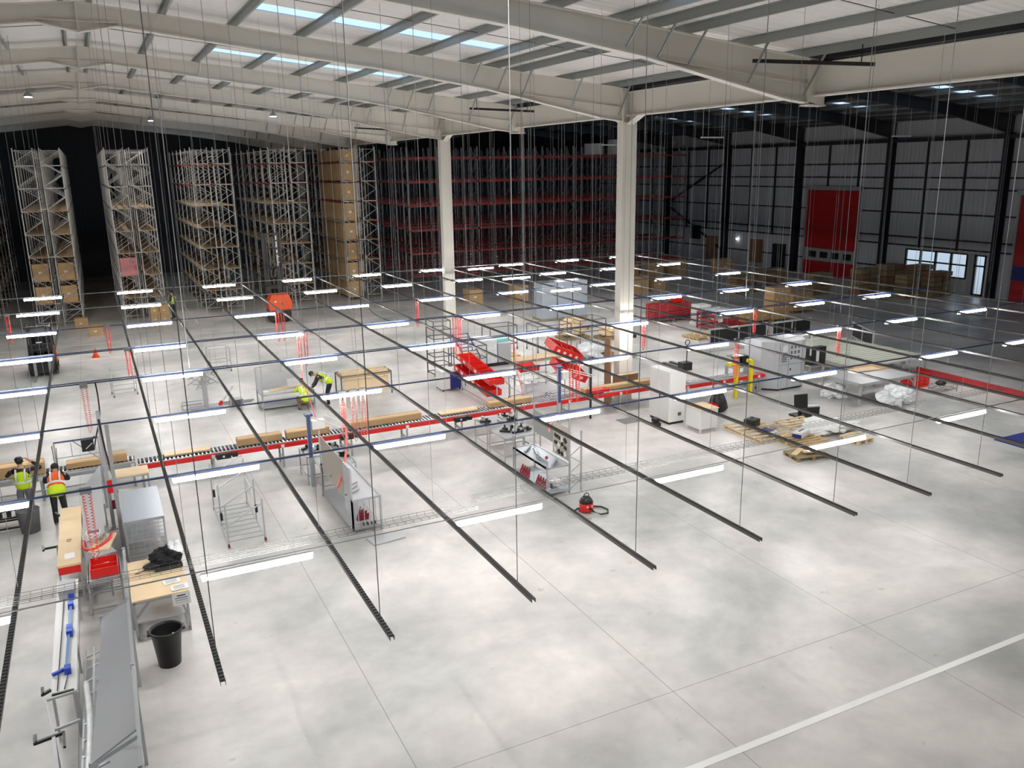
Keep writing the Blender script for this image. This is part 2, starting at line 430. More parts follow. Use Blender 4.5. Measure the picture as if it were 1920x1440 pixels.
# ------------------------------------------------------------------ portal frames
RAF = []
def rafter_profile(xa, xb):
    pass
def left_rafter(k):
    """one slope pair over the near bay: tapered plate girder"""
    y = FR * k
    top = [(x, ztop(x)) for x in (RX, 5, 10, 14, VX)]
    bot = [(VX - .05, 10.5), (16.9, 10.62), (12.35, 11.50), (9, 11.98), (5, 12.42), (1.35, 12.85), (RX, 12.66)]
    r = thing('roof_rafter', 'cream tapered roof rafter of the near bay, %s one away from the camera' % ORD[k - 1], 'rafter', group='cream portal rafters')
    web = MB(); web.prism([(a, b) for a, b in top] + bot, y - .01, y + .01)
    xm = [(2 * RX - a, b) for a, b in top] ; bm_ = [(2 * RX - a, b) for a, b in bot]
    web.prism(list(reversed([(a, b) for a, b in xm] + bm_)), y - .01, y + .01)
    web.build('web', M['cream'], r)
    fl = MB()
    def flange(pts, w=.13, t=.028):
        for (a, b), (c, d) in zip(pts[:-1], pts[1:]):
            fl.add([(a, y - w, b), (c, y - w, d), (c, y + w, d), (a, y + w, b), (a, y - w, b + t), (c, y - w, d + t), (c, y + w, d + t), (a, y + w, b + t)],
                   [(0, 3, 2, 1), (4, 5, 6, 7), (0, 1, 5, 4), (1, 2, 6, 5), (2, 3, 7, 6), (3, 0, 4, 7)])
    flange(top); flange(bot); flange(xm); flange(bm_)
    # crease of the original bottom flange inside the haunch
    flange([(12.35, 11.5), (VX - .1, 10.98)], .10, .02); flange([(RX - 1, 12.93), (RX + 1, 12.93)], .1, .02)
    fl.box(RX - .02, RX + .02, y - .13, y + .13, 12.66, ztop(RX)); fl.box(VX - .32, VX - .28, y - .13, y + .13, 10.55, ztop(VX - .3))
    fl.build('flange', M['cream'], r)
    # fly braces from the purlins to the bottom flange
    for x, zb in ((4.46, 12.55), (11.88, 11.7), (12.79, 11.5), (13.70, 11.35), (15.62, 11.0), (17.56, 10.72)):
        if x == 4.46 and k % 2: continue
        MB().bar((x + .05, y - .75, ztop(x) + .1), (x - .02, y - .12, zb), .05, .04).build('fly_brace', M['purlin'], r)
    return r
for k in range(1, 10): left_rafter(k)
def right_rafter(k):
    y = FR * k
    top = [(x, ztop(x + 1e-6)) for x in (VX, 22, 26, 30, RX2)]; bot = [(RX2, 12.7), (30, 12.2), (23.6, 11.5), (VX + .05, 10.5)]
    pr1 = top + bot; pr2 = [(2 * RX2 - a, b) for a, b in pr1]
    m = MB(); m.prism(pr1, y - .01, y + .01); m.prism(list(reversed(pr2)), y - .01, y + .01)
    for pts in (top, bot, [(2 * RX2 - a, b) for a, b in top], [(2 * RX2 - a, b) for a, b in bot]):
        for (a, b), (c, d) in zip(pts[:-1], pts[1:]):
            m.add([(a, y - .12, b), (c, y - .12, d), (c, y + .12, d), (a, y + .12, b), (a, y - .12, b + .03), (c, y - .12, d + .03), (c, y + .12, d + .03), (a, y + .12, b + .03)],
                  [(0, 3, 2, 1), (4, 5, 6, 7), (0, 1, 5, 4), (1, 2, 6, 5), (2, 3, 7, 6), (3, 0, 4, 7)])
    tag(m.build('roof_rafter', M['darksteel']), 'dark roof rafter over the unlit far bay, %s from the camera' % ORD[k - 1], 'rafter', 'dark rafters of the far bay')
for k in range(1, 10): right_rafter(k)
# valley girders between column heads
for k in range(0, 9):
    y0, y1 = FR * k + .14, FR * (k + 1) - .14
    v = thing('valley_beam', 'cream deep valley beam along the column line, %s span from the camera' % ORD[k], 'beam', group='valley beams')
    MB().box(VX - .01, VX + .01, y0, y1, 10.72, 11.52).build('web', M['cream'], v)
    f = MB(); f.box(VX - .16, VX + .16, y0, y1, 10.70, 10.735); f.box(VX - .16, VX + .16, y0, y1, 11.50, 11.535); f.build('flange', M['cream'], v)
# hanging boxes under the frames without a column, columns under the others
for k in range(1, 10):
    y = FR * k
    if k % 2 == 0:
        h = MB(); h.box(VX - .28, VX + .34, y - .13, y - .10, 10.48, 11.6); h.box(VX - .28, VX + .34, y + .10, y + .13, 10.48, 11.6); h.box(VX - .32, VX + .36, y - .14, y + .14, 10.46, 10.50); h.box(VX + .3, VX + .34, y - .13, y + .13, 10.48, 11.5); h.box(VX - .012, VX + .012, y - .14, y + .14, 10.48, 11.6)
        tag(h.build('rafter_joint', M['cream']), 'cream boxed rafter joint hanging under the valley beam, %s from the camera' % ORD[k // 2 - 1], 'bracket', 'hanging rafter joints')
    else:
        c = thing('steel_column', 'tall cream steel column of the valley line, %s' % ('beyond the right frame edge', 'the nearer one in view', 'the farther one in view, by the navy cabinet', 'hidden far back among the racks', 'the last one at the back wall')[k // 2], 'column', (VX, y, 0), 0, 'cream valley columns')
        s = MB(); s.box(-.27, .27, -.012, .012, 0, 11.55); s.box(-.30, -.27, -.19, .19, 0, 11.55); s.box(.27, .30, -.19, .19, 0, 11.55)
        s.box(-.3, .3, -.192, -.188, 0, 10.5)
        s.box(-.27, .27, -.15, .15, 10.4, 10.44)
        s.build('shaft', M['cream'], c)
        br = MB()
        for sy in (-1, 1):
            br.add([(-.02, sy * .15, 10.42), (.02, sy * .15, 10.42), (.02, sy * .9, 10.72), (-.02, sy * .9, 10.72), (-.02, sy * .15, 10.75), (.02, sy * .15, 10.75), (.02, sy * .9, 10.75), (-.02, sy * .9, 10.75)],
                  [(0, 3, 2, 1), (4, 5, 6, 7), (0, 1, 5, 4), (1, 2, 6, 5), (2, 3, 7, 6), (3, 0, 4, 7)])
            br.add([(-.16, sy * .15, 10.40), (.16, sy * .15, 10.40), (.16, sy * .9, 10.70), (-.16, sy * .9, 10.70), (-.16, sy * .15, 10.43), (.16, sy * .15, 10.43), (.16, sy * .9, 10.73), (-.16, sy * .9, 10.73)],
                  [(0, 3, 2, 1), (4, 5, 6, 7), (0, 1, 5, 4), (1, 2, 6, 5), (2, 3, 7, 6), (3, 0, 4, 7)])
        br.build('knee_bracket', M['cream'], c)
        MB().box(-.4, .4, -.3, .3, 0, .03).build('base_plate', M['galvmat'], c)
# purlins (Z sections) and sag rods
pl = MB(); pr_ = MB()
def zpur(mb, x, w=.07):
    z = ztop(x)
    mb.box(x - .006, x + .006, YN, YF, z + .03, z + .235); mb.box(x - w, x, YN, YF, z + .225, z + .238); mb.box(x, x + w, YN, YF, z + .03, z + .043)
for x in (.75, 2.56, 4.46, 6.40, 8.27, 10.09, 11.88, 12.79, 13.70, 15.62, 17.56): zpur(pl, x)
for x in (.05, -1.8, -3.7, -5.6, -7.5, -9.4, -11.3, -13.2, -15.1): zpur(pl, x, .07)
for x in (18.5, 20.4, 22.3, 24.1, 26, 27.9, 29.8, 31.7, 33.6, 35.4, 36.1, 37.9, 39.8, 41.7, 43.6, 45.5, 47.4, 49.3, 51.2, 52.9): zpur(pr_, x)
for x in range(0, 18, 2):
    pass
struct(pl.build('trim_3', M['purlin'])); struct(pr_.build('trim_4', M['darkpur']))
sr = MB()
for k in range(0, 9):
    for a, b2 in ((XL, RX), (RX, VX)):
        y = FR * k + 4.45
        sr.tube([(a, y, ztop(a) + .12), (b2, y, ztop(b2) + .12)], .012, 5)
struct(sr.build('trim_5', M['darkpur']))
# hot pipe run: slim red sprinkler pipe on the purlin near the valley
tag(MB().tube([(13.9, 0, ztop(13.9) + .1), (13.9, 40, ztop(13.9) + .1)], .03, 8).build('sprinkler_pipe', M['red']), 'slim red sprinkler pipe running along a purlin under the roof', 'pipe')
for y, lab in ((17.8, 'long black cable tray hanging beside the nearest valley joint'), (35.6, 'long black cable tray hanging beside the middle valley joint'), (53.4, 'long black cable tray hanging beside the far valley joint')):
    t = MB(); t.bar((15.55, y - .3, 11.50), (17.75, y - 2.2, 11.29), .06, .09); t.bar((15.8, y - .5, 11.5), (15.8, y - .5, ztop(15.8) + .1), .02); t.bar((17.5, y - 2.0, 11.3), (17.5, y - 2.0, ztop(17.5) + .1), .02)
    tag(t.build('cable_tray', M['black']), lab, 'cable tray', 'black trays at the valley joints')
ROPES = ((2.18, 26.5, 'bright steel rope in front of the second full rack'), (10.22, 35.6, 'bright steel rope before the carton rack'), (15.6, 30.4, 'bright steel rope midway between the two cream columns'), (25.2, 28.0, 'bright steel rope left of the red door'), (31.0, 28.0, 'bright steel rope crossing the red door'), (33.6, 26.0, 'bright steel rope right of the red door'), (38.4, 25.9, 'bright steel rope near the right wall column'))
# ------------------------------------------------------------------ lamps of the place
def high_bay(x, y, z, label, on=True):
    h = thing('high_bay_lamp', label, 'lamp', (x, y, z), 0)
    MB().lathe((0, 0, 0), [(.20, 0), (.22, .04), (.14, .16), (.06, .26)], 16).build('housing', M['galvmat'], h)
    MB().tube([(0, 0, .26), (0, 0, ztop(x) + .1 - z)], .01, 5).build('hanger', M['darksteel'], h)
    MB().lathe((0, 0, -.02), [(.17, 0), (.18, .02)], 16).build('lens', M['lamp'] if on else M['glassd'], h)
    if on:
        l = bpy.data.lights.new('high_bay_light', 'SPOT'); l.energy = BAY; l.color = (1, .965, .90); l.spot_size = math.radians(160); l.spot_blend = .6; l.shadow_soft_size = .18
        lo = bpy.data.objects.new('high_bay_light', l); C.objects.link(lo); lo.parent = h; lo.location = (0, 0, -.08)
    return h
high_bay(-1.9, 50, 12.75, 'bright high bay lamp left of the ridge over the racks')
high_bay(10.0, 50, 11.95, 'bright oval high bay lamp over the middle racks')
high_bay(4.5, 62, 12.3, 'small bright high bay lamp far back over the aisle')
high_bay(14.0, 7.0, 11.6, 'high bay lamp high over the open floor right of the camera')
high_bay(4.5, 9.5, 12.35, 'high bay lamp high over the open floor near the camera')
for x, y, lab in ((30.5, 38, 'unlit long fitting under the dark roof, nearest the red door'), (33.0, 52, 'unlit long fitting under the dark roof near the back'), (43.0, 36, 'unlit long fitting under the dark roof above the window')):
    tag(MB().box(x, x + 1.5, y, y + .12, 10.35, 10.42).bar((x + .1, y + .06, 10.42), (x + .1, y + .06, ztop(x) + .02), .015).bar((x + 1.4, y + .06, 10.42), (x + 1.4, y + .06, ztop(x) + .02), .015).build('strip_light', M['whitem']), lab, 'lamp')
for x, z in ((-5.15, 12.75), (10.1, 12.25)):
    tag(MB().box(x, x + .3, YF - .06, YF - .001, z, z + .12).build('exit_lamp', M['greenled']), 'tiny green emergency lamp on the dark back, %s one' % ('left' if x < 0 else 'right'), 'lamp', 'green emergency lamps')

# ------------------------------------------------------------------ suspended lighting grid
ROWS = [12.15, 16.68, 21.25, 25.8, 30.45, 35.6, 40.9, 46.1]
COLS = [-3.25, .82, 4.87, 8.92, 12.84, 16.82, 21.95, 25.88, 29.88]
def batten():
    t = thing('led_batten', 'x', 'lamp')
    MB().box(0, 1.66, -.022, .022, .025, .075).build('housing', M['whitem'], t)
    MB().prism([(-.03, -.03), (.03, -.03), (.05, -.005), (.05, .014), (.022, .027), (-.022, .027), (-.05, .014), (-.05, -.005)], .02, 1.64, 'x').build('diffuser', M['tube'], t)
    return freeze(t)
BT = batten(); first = True
for j, y in enumerate(ROWS):
    for i, x in enumerate(COLS):
        if j == 0 and i > 5: continue
        if j == 5 and i == 6: pass
        if first: o = BT; first = False
        else: o = dup(BT)
        o.location = (x, y, 3.19)
        tag(o, 'lit white LED batten, %s from the left in the %s row from the front' % (ORD[i], ORD[j]), 'lamp', 'LED battens of the suspended grid')
# a few battens of the second ring near the far column
for x, y in ((20.0, 40.3), (20.0, 35.0), (20.2, 45.4)):
    o = dup(BT); o.location = (x - .6, y, 3.19); tag(o, 'lit white LED batten close behind the cream column, %s of three' % ('middle' if y == 40.3 else 'nearest' if y == 35.0 else 'farthest'), 'lamp', 'LED battens of the suspended grid')
# rails carrying the lamps
for j, y in enumerate(ROWS):
    x1 = 19.6 if j == 0 else 34.2
    if j == 0:
        tag(MB().tube([(-8, y, 3.31), (27, y, 3.31)], .016, 8).build('lighting_rail', M['galv']), 'slim silver lighting rail nearest the open floor', 'rail', 'lighting rails')
    else:
        m = M['blue'] if j < 6 else M['galvmat']
        r = MB(); r.bar((-8, y, 3.30), (x1, y, 3.30), .032, .032)
        if j in (3, 4): r.bar((-8, y + .22, 3.30), (x1, y + .22, 3.30), .025, .025)
        tag(r.build('lighting_rail', m), ('blue' if j < 6 else 'grey') + ' lighting rail across the grid, %s row from the front' % ORD[j], 'rail', 'lighting rails')
# slotted channels with their hanger wires
CHX = [-1.57, .73, 2.79, 4.82, 6.84, 8.88, 10.97, 12.81, 14.78, 16.82, 18.8, 20.2, 21.9, 23.85, 25.85, 27.85, 29.85, 31.9, 33.9]
def hz(x): return ztop(x) + .1
for i, x in enumerate(CHX):
    t = thing('slotted_channel', 'dark slotted steel channel of the hanging grid, %s from the left' % ORD[i], 'channel', (x, 0, 3.2), 0, 'slotted channels of the suspended grid')
    y0 = 9.22 if x < 19 else 11.9
    m = MB(); m.box(-.03, -.026, y0, 47, 0, .06); m.box(.026, .03, y0, 47, 0, .06); m.box(-.03, .03, y0, 47, .055, .06)
    m.build('channel', M['strut' if i < 3 else 'strutplain'], t)
    y = y0 + .5; n = 0
    while y < 47:
        MB().tube([(0, y, .05), (0, y, hz(x) - 3.2)], .0045 if n % 3 else .0065, 5, False).build('hanger_wire', M['galvmat'], t)
        y += 4.35 if n % 2 else 3.3; n += 1
tag(MB().box(19.9, 24.5, 11.9, 11.95, 3.2, 3.25).build('cross_channel', M['strut']), 'short dark channel joining two channels at the right end of the grid', 'channel')
# bright white ropes nearer the camera
for x, y, lab in ROPES:
    tag(MB().tube([(x, y, 3.27), (x, y, ztop(x) + .2)], .014, 6, False).build('steel_rope', M['galv']), lab, 'rope')
# wire basket tray behind the first lamp row
def basket(x0, x1, y, z, name, lab):
    b = MB()
    for dy, dz in ((0, 0), (.06, 0), (.12, 0), (.18, 0), (.24, 0), (0, .05), (.24, .05)):
        b.bar((x0, y + dy, z + dz), (x1, y + dy, z + dz), .0045, .0045)
    x = x0
    while x < x1:
        b.bar((x, y, z + .055), (x, y, z), .004); b.bar((x, y, z), (x, y + .24, z), .004); b.bar((x, y + .24, z), (x, y + .24, z + .055), .004)
        x += .14
    return tag(b.build(name, M['basket']), lab, 'cable tray')
basket(-6, 5.4, 12.35, 3.3, 'basket_tray', 'silver wire basket cable tray along the first lamp row, left length')
basket(5.5, 12.6, 12.62, 3.3, 'basket_tray', 'silver wire basket cable tray along the first lamp row, middle length')
basket(12.7, 20.5, 12.95, 3.3, 'basket_tray', 'silver wire basket cable tray along the first lamp row, right length')

# ------------------------------------------------------------------ storage racks on the left
LV = [1.42, 2.79, 4.18, 5.51, 6.87, 8.21, 9.50]
def braces(m, x0, x1, y, z0, z1, step, w=.03):
    z = z0; s = 0
    m.bar((x0, y, z0), (x1, y, z0), w)
    while z + step <= z1 + .01:
        a, b = (x0, x1) if s % 2 == 0 else (x1, x0)
        m.bar((a, y, z), (b, y, z + step), w); z += step; s += 1
    m.bar((x0, y, z1), (x1, y, z1), w)
def rack(x0, ya, yb, decks, redlv, lab, name='pallet_rack'):
    t = thing(name, lab, 'rack', (x0, ya, 0), 0, 'back to back racks on the left')
    L = yb - ya; nb = max(1, round(L / 2.72)); st = L / nb
    for side, (xa, xb) in enumerate(((0, 1.08), (1.36, 2.46))):
        for i in range(nb + 1):
            y = i * st; u = MB()
            u.box(xa, xa + .06, y, y + .06, 0, 10.5); u.box(xb - .06, xb, y, y + .06, 0, 10.5)
            braces(u, xa + .04, xb - .04, y + .03, .3, 10.35, .67 if i < 4 else 1.34, .028)
            u.build('upright_frame', M['rackup'], t)
        for k, z in enumerate(LV):
            mt = M['rackred'] if k in redlv else M['board']
            bm_ = MB(); bm_.box(xa, xa + .04, 0, L, z - .09, z); bm_.box(xb - .04, xb, 0, L, z - .09, z)
            bm_.build('beam', mt if k in redlv else M['rackup'] , t)
            if k in decks:
                MB().box(xa + .03, xb - .03, 0.02, L, z, z + .03).build('shelf_deck', M['board'], t)
            else:
                u = MB(); u.bar((xa, .03, z), (xb, .03, z), .05); u.build('end_tie', M['rackup'], t)
    tm = MB()
    for z in (1.4, 4.2, 7.0, 9.9): tm.box(1.08, 1.36, 0, .05, z, z + .05)
    tm.build('row_spacer', M['rackup'], t)
    return t
RK = 57.4
rack(-8.28, RK, 84 - 2, (0, 1, 2, 3, 4, 5), (), 'tall grey storage rack at the left edge, mostly out of frame')
rack(-3.45, RK, 82, (0, 1, 2, 3, 4), (), 'tall storage rack with chipboard shelves, first full one from the left')
rack(1.33, RK, 82, (0, 1, 2, 3, 4), (), 'tall storage rack with chipboard shelves and a pink wrapped load, second from the left')
rack(6.22, RK + .6, 72, (0, 1, 2, 3, 4), (5, 6), 'tall storage rack with open shelves and red upper beams, third from the left')
rack(11.1, RK + .9, 74, (0, 1, 2, 3, 4), (5, 6), 'tall storage rack behind the orange truck, fourth from the left')
rack(15.9, RK + .8, 74, (0, 1, 2, 3), (4, 5, 6), 'tall storage rack filled with brown cartons, beside the cream column')
# cartons on the fifth rack: each bay of the left side
def carton(name='cardboard_carton', w=.9, d=1.1, h=1.05, m='card'):
    t = thing(name, 'x', 'box')
    MB().box(0, w, 0, d, 0, h).build('box_body', M[m], t)
    MB().box(w * .35, w * .55, -.006, 0, h * .42, h * .55).build('box_label', M['tape'], t)
    return freeze(t)
def carton_small(): pass
CB = carton(); used = [False]
def put(x, y, z, lab, group, sx=1, sy=1, sz=1, proto=None, cat='box'):
    global CB
    p = proto or CB
    if p is CB and not used[0]: o = p; used[0] = True
    else: o = dup(p)
    o.location = (x, y, z); o.scale = (sx, sy, sz)
    return tag(o, lab, cat, group)
lvn = ['bottom', 'first', 'second', 'third', 'fourth', 'fifth', 'sixth', 'top']
for k, z in enumerate([.12] + LV):
    top = 1.1 if k < 7 else .72
    for q in range(5):
        put(16.02 + (.0), RK + .95 + q * 1.35, z + .06, 'large brown carton on the %s level of the carton rack, %s from its front end' % (lvn[k], ORD[q]), 'cartons filling the fifth rack', .95, 1.05, top)
for side, x in ((0, -3.36), (1, -2.0)):
    for k in (0, 1):
        put(x, RK + .15, LV[k] + .04, 'brown carton at the rack end, %s side, level %s of the first full rack' % (('left', 'right')[side], ('one', 'two')[k]), 'cartons in the first full rack', .95, .9, .95)
tag(MB().cbox((1.9, RK + .75, LV[1] + .58), (.95, 1.2, 1.08)).build('wrapped_load', M['pink']), 'pink wrapped block load on a low shelf of the second rack', 'box')
# red pallet racking across the back of the far bay
RL = [1.2, 2.87, 4.55, 6.31, 8.01, 9.73]
def red_rack(y, xa, xb, lab):
    t = thing('red_pallet_rack', lab, 'rack', (xa, y, 0), 0, 'red pallet racks at the back')
    n = round((xb - xa) / 2.75); st = (xb - xa) / n
    for i in range(n + 1):
        u = MB(); x = i * st
        u.box(x, x + .1, 0, .09, 0, 10.5); u.box(x, x + .1, 1.1, 1.19, 0, 10.5)
        z = .4; s = 0
        while z < 9.8:
            a, b = (.05, 1.14) if s % 2 == 0 else (1.14, .05)
            u.bar((x + .05, a, z), (x + .05, b, z + .9), .035); z += .9; s += 1
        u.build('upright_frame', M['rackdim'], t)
    for z in RL:
        b = MB(); b.box(0, xb - xa, 0, .05, z - .06, z + .06); b.build('beam', M['rackred'], t)
        b = MB(); b.box(0, xb - xa, 1.14, 1.19, z - .06, z + .06); b.build('beam', M['rackred'], t)
    return t
for i, (y, xa, xb) in enumerate(((59.0, 20.9, 45.8), (62.6, 21.2, 46), (66.2, 21.2, 46), (69.8, 21.2, 46), (73.4, 21.2, 46), (77, 21.2, 46))):
    red_rack(y, xa, xb, 'red beam pallet rack across the back, %s row from the front' % ORD[i])
for x in (36.5, 38.7):
    tag(MB().box(x, x + 1.2, 59.2, 60.2, 9.85, 11.0 if x > 37 else 10.7).build('wrapped_load', M['sheet']), 'grey wrapped pallet load on the top beam of the red rack, %s one' % ('left' if x < 37 else 'right'), 'box', 'wrapped loads on the red rack')
# ------------------------------------------------------------------ markings on the floor
def mark(x0, x1, y0, y1, lab, m='paint', cat='floor marking', z=.004):
    return tag(MB().box(x0, x1, y0, y1, .0005, z).build('floor_line', M[m]), lab, cat)
mark(-17, WX - 1, 8.61, 8.74, 'bright white painted line across the open floor in front')
mark(-17, 16.5, 46.0, 46.1, 'worn pale painted line in front of the truck route, nearer one', 'paintdim')
mark(-17, 16.5, 50.4, 50.5, 'worn pale painted line in front of the truck route, farther one', 'paintdim')
mark(5.2, 5.3, 54, 82, 'pale painted line down the aisle right of the standing worker', 'paintdim')
tag(MB().box(25.9, 29.5, 14.3, 16.6, .001, .02).build('floor_mat', M['bluebox']), 'navy blue mat lying on the floor at the right edge', 'mat')

# ------------------------------------------------------------------ generic shop furniture
def table_frame(t, x0, x1, y0, y1, h, w=.04, m='alu', low=.12, legname='leg'):
    for x in (x0, x1):
        for y in (y0, y1):
            MB().box(x - w / 2, x + w / 2, y - w / 2, y + w / 2, 0, h).build(legname, M[m], t)
    r = MB()
    for z in ([h - w / 2, low] if low else [h - w / 2]):
        r.bar((x0, y0, z), (x1, y0, z), w); r.bar((x0, y1, z), (x1, y1, z), w); r.bar((x0, y0, z), (x0, y1, z), w); r.bar((x1, y0, z), (x1, y1, z), w)
    r.build('frame_rail', M[m], t)
def wheels(t, pts, m='black', r=.06):
    for x, y in pts:
        MB().tube([(x - .02, y, r), (x + .02, y, r)], r, 12).build('caster', M[m], t)
def pallet(name='wooden_pallet', lab='x', x=0, y=0, w=1.2, d=1.0, rz=0, mm='wood', z=0, group=None):
    t = thing(name, lab, 'pallet', (x, y, z), rz, group)
    n = 7
    tp = MB()
    for i in range(n):
        yy = -d / 2 + (d - .1) * i / (n - 1); tp.box(-w / 2, w / 2, yy, yy + .1, .115, .137)
    tp.build('deck_board', M[mm], t)
    for xx in (-w / 2, -.05, w / 2 - .1):
        MB().box(xx, xx + .1, -d / 2, d / 2, .095, .115).build('stringer', M[mm], t)
        bl = MB(); bl.box(xx, xx + .1, -d / 2, d / 2, 0, .02)
        for yy in (-d / 2, -.05, d / 2 - .1): bl.box(xx, xx + .1, yy, yy + .1, .02, .095)
        bl.build('skid', M[mm], t)
    return t
def helix(p, q, r, turns, n=12):
    p = Vector(p); q = Vector(q); d = q - p
    a = Vector((1, 0, 0)); b = Vector((0, 1, 0)) if abs(d.normalized().y) < .8 else Vector((0, 0, 1))
    N = int(turns * n)
    return [p + d * (i / N) + a * r * math.cos(2 * math.pi * i / n) + b * r * math.sin(2 * math.pi * i / n) for i in range(N + 1)]
def hose_cluster(x, y, zt, zb, lab, loops=2, dx=.14, m='redhose', group='red hoses hanging from the grid'):
    t = thing('coiled_air_hose', lab, 'hose', (x, y, 0), 0, group)
    L = zt - zb
    for i in range(loops):
        s = (i - (loops - 1) / 2) * dx * 1.6
        c = MB()
        pts = helix((s - .05, 0, zt - .05), (s - .03, 0, zb + .15), .026, L * 14, 8)
        pts += [Vector((s - .03 + .06 * k / 6, 0, zb + .10 - .08 * math.sin(math.pi * k / 6))) for k in range(7)]
        pts += helix((s + .05, 0, zb + .15), (s + .06, 0, zt - .05), .026, L * 14, 8)
        c.tube(pts, .012 if m == 'redhose' and y > 20 else .008, 5, False)
        c.build('coil', M[m], t)
    MB().box(-.1, .1, -.03, .03, zt - .06, zt + .06).build('bracket', M['galvmat'], t)
    return t
# (x, y, lowest z, label)
HC = [(6.7, 35.6, 2.0, 'red coiled hoses above the orange reach truck'), (6.46, 30.45, 2.0, 'red coiled hoses above the bending worker, upper bundle'),
      (12.8, 35.6, 2.0, 'red coiled hose left of the far column'), (12.66, 30.6, 1.7, 'red coiled hoses over the blue cabinet in front of the column'),
      (18.3, 25.8, 2.15, 'red coiled hose right of the near column'), (18.9, 21.3, 1.9, 'red coiled hose above the white cabinet side'),
      (23.75, 25.8, 2.15, 'red coiled hose above the long red floor barrier'), (23.6, 21.3, 2.15, 'red coiled hose over the slatted roller platform'),
      (-3.6, 40.9, 2.0, 'red coiled hose at the left edge by the black forklift'), (.12, 35.6, 2.2, 'red coiled hose with white clip right of the black forklift'),
      (.62, 30.45, 2.25, 'red coiled hose beside the blue rail left of the aisle'), (12.6, 21.3, 2.0, 'red coiled hoses over the long conveyor near the tilted bins')]
for x, y, zb, lab in HC: hose_cluster(x, y, 3.28, zb, lab, 2 if 'hoses' in lab else 1)
def air_hose(pts, r, lab, m='pinkhose', name='air_hose'):
    # smooth polyline
    P = [Vector(p) for p in pts]; out = []
    for i in range(len(P) - 1):
        p0 = P[max(i - 1, 0)]; p1 = P[i]; p2 = P[i + 1]; p3 = P[min(i + 2, len(P) - 1)]
        for k in range(6):
            t = k / 6
            out.append(.5 * ((2 * p1) + (-p0 + p2) * t + (2 * p0 - 5 * p1 + 4 * p2 - p3) * t * t + (-p0 + 3 * p1 - 3 * p2 + p3) * t ** 3))
    out.append(P[-1])
    return tag(MB().tube(out, r, 6).build(name, M[m]), lab, 'hose')
for x, zb in ((5.44, 1.95), (5.74, 1.85), (6.0, 1.9)):
    hose_cluster(x, 21.25, 3.28, zb, 'pale red coiled hose over the brown board station, %s of three' % {5.44: 'left', 5.74: 'middle', 6.0: 'right'}[x], 1, m='pinkhose')
air_hose([(5.42, 21.2, 3.0), (5.42, 21.0, 2.4), (5.30, 20.7, 1.8), (5.0, 20.3, 1.25), (4.85, 20.1, 1.1)], .035, 'thick pale red hose drooping over the brown board station')
air_hose([(5.4, 25.8, 3.25), (5.38, 25.6, 2.6), (5.5, 25.0, 1.7), (5.52, 24.4, 1.0)], .018, 'thin pale red hose left of the blue station post')
air_hose([(12.8, 25.8, 3.25), (12.8, 25.6, 2.2), (12.75, 25.0, 1.3)], .02, 'pale red straight hose falling onto the conveyor boards')
air_hose([(9.42, 16.7, 3.29), (9.5, 17.2, 2.9), (9.62, 17.5, 2.6)], .025, 'short pale red hose below the blue rail beside the tool board')
air_hose([(-.40, 25.8, 3.28), (-.38, 25.6, 2.9), (-.40, 25.0, 2.5), (-.55, 24.4, 2.1), (-.62, 24.0, 1.9)], .02, 'black cable drooping from the rail to the screen station', 'rubber', 'power_cable')
air_hose([(10.4, 35.6, 3.28), (10.6, 34.5, 2.9), (11.3, 33.2, 2.6)], .015, 'thin black cable hanging in front of the far column', 'rubber', 'power_cable')
hose_cluster(-.68, 16.7, 3.28, 1.85, 'long red coiled hose in front of the brown table top', 1, .2)
hose_cluster(-.70, 25.6, 3.28, 1.9, 'thin pale coiled hose left of the tall station post', 1, m='pinkhose')

# ------------------------------------------------------------------ the long conveyor
def conveyor(x0, x1, y0, y1, h, lab, side='red', rollers=True, xr=None):
    t = thing('roller_conveyor', lab, 'conveyor', (x0, y0, 0)); L = x1 - x0; D = y1 - y0
    s = MB(); s.box(0, L, 0, .03, h - .16, h - .02); s.build('side_rail', M[side], t)
    MB().box(0, L, D - .03, D, h - .16, h - .02).build('side_rail', M['galvmat'], t)
    MB().box(0, L, .03, .10, h - .03, h - .0).build('cover_strip', M['galvmat'], t)
    r = MB(); x = .06
    while x < L - .03:
        r.tube([(x, .10, h - .03), (x, D - .03, h - .03)], .024, 8); x += .115
    r.build('roller', M['galv'], t)['kind'] = 'stuff'
    MB().box(0, L, .1, D - .05, h - .13, h - .12).build('tray', M['black'], t)
    n = max(1, round(L / 2.2))
    for i in range(n + 1):
        x = min(max(L * i / n, .08), L - .08); g = MB()
        g.box(x - .03, x + .03, .04, .08, 0, h - .16); g.box(x - .03, x + .03, D - .08, D - .04, 0, h - .16); g.box(x - .03, x + .03, .05, D - .05, .25, .3)
        g.build('leg', M['galvmat'], t)
        MB().box(x - .05, x + .05, -.025, .005, h - .15, h - .05).build('clamp', M['white'], t)
    MB().box(0, L, .12, .16, .27, .31).build('brace_rail', M['alu'], t)
    return t
conveyor(.42, 6.6, 25.45, 26.15, .80, 'red sided roller conveyor, left length carrying brown packs')
conveyor(6.65, 12.6, 25.45, 26.15, .80, 'red sided roller conveyor, middle length in front of the blue cabinet')
conveyor(12.65, 19.3, 25.45, 26.15, .80, 'red sided roller conveyor, right length running behind the white cabinet')
conveyor(19.7, 23.4, 24.9, 25.6, .80, 'short red sided roller conveyor with yellow guards')
conveyor(-4.6, .35, 25.9, 26.6, .78, 'grey roller conveyor in front of the two hi-vis workers', 'galvmat')
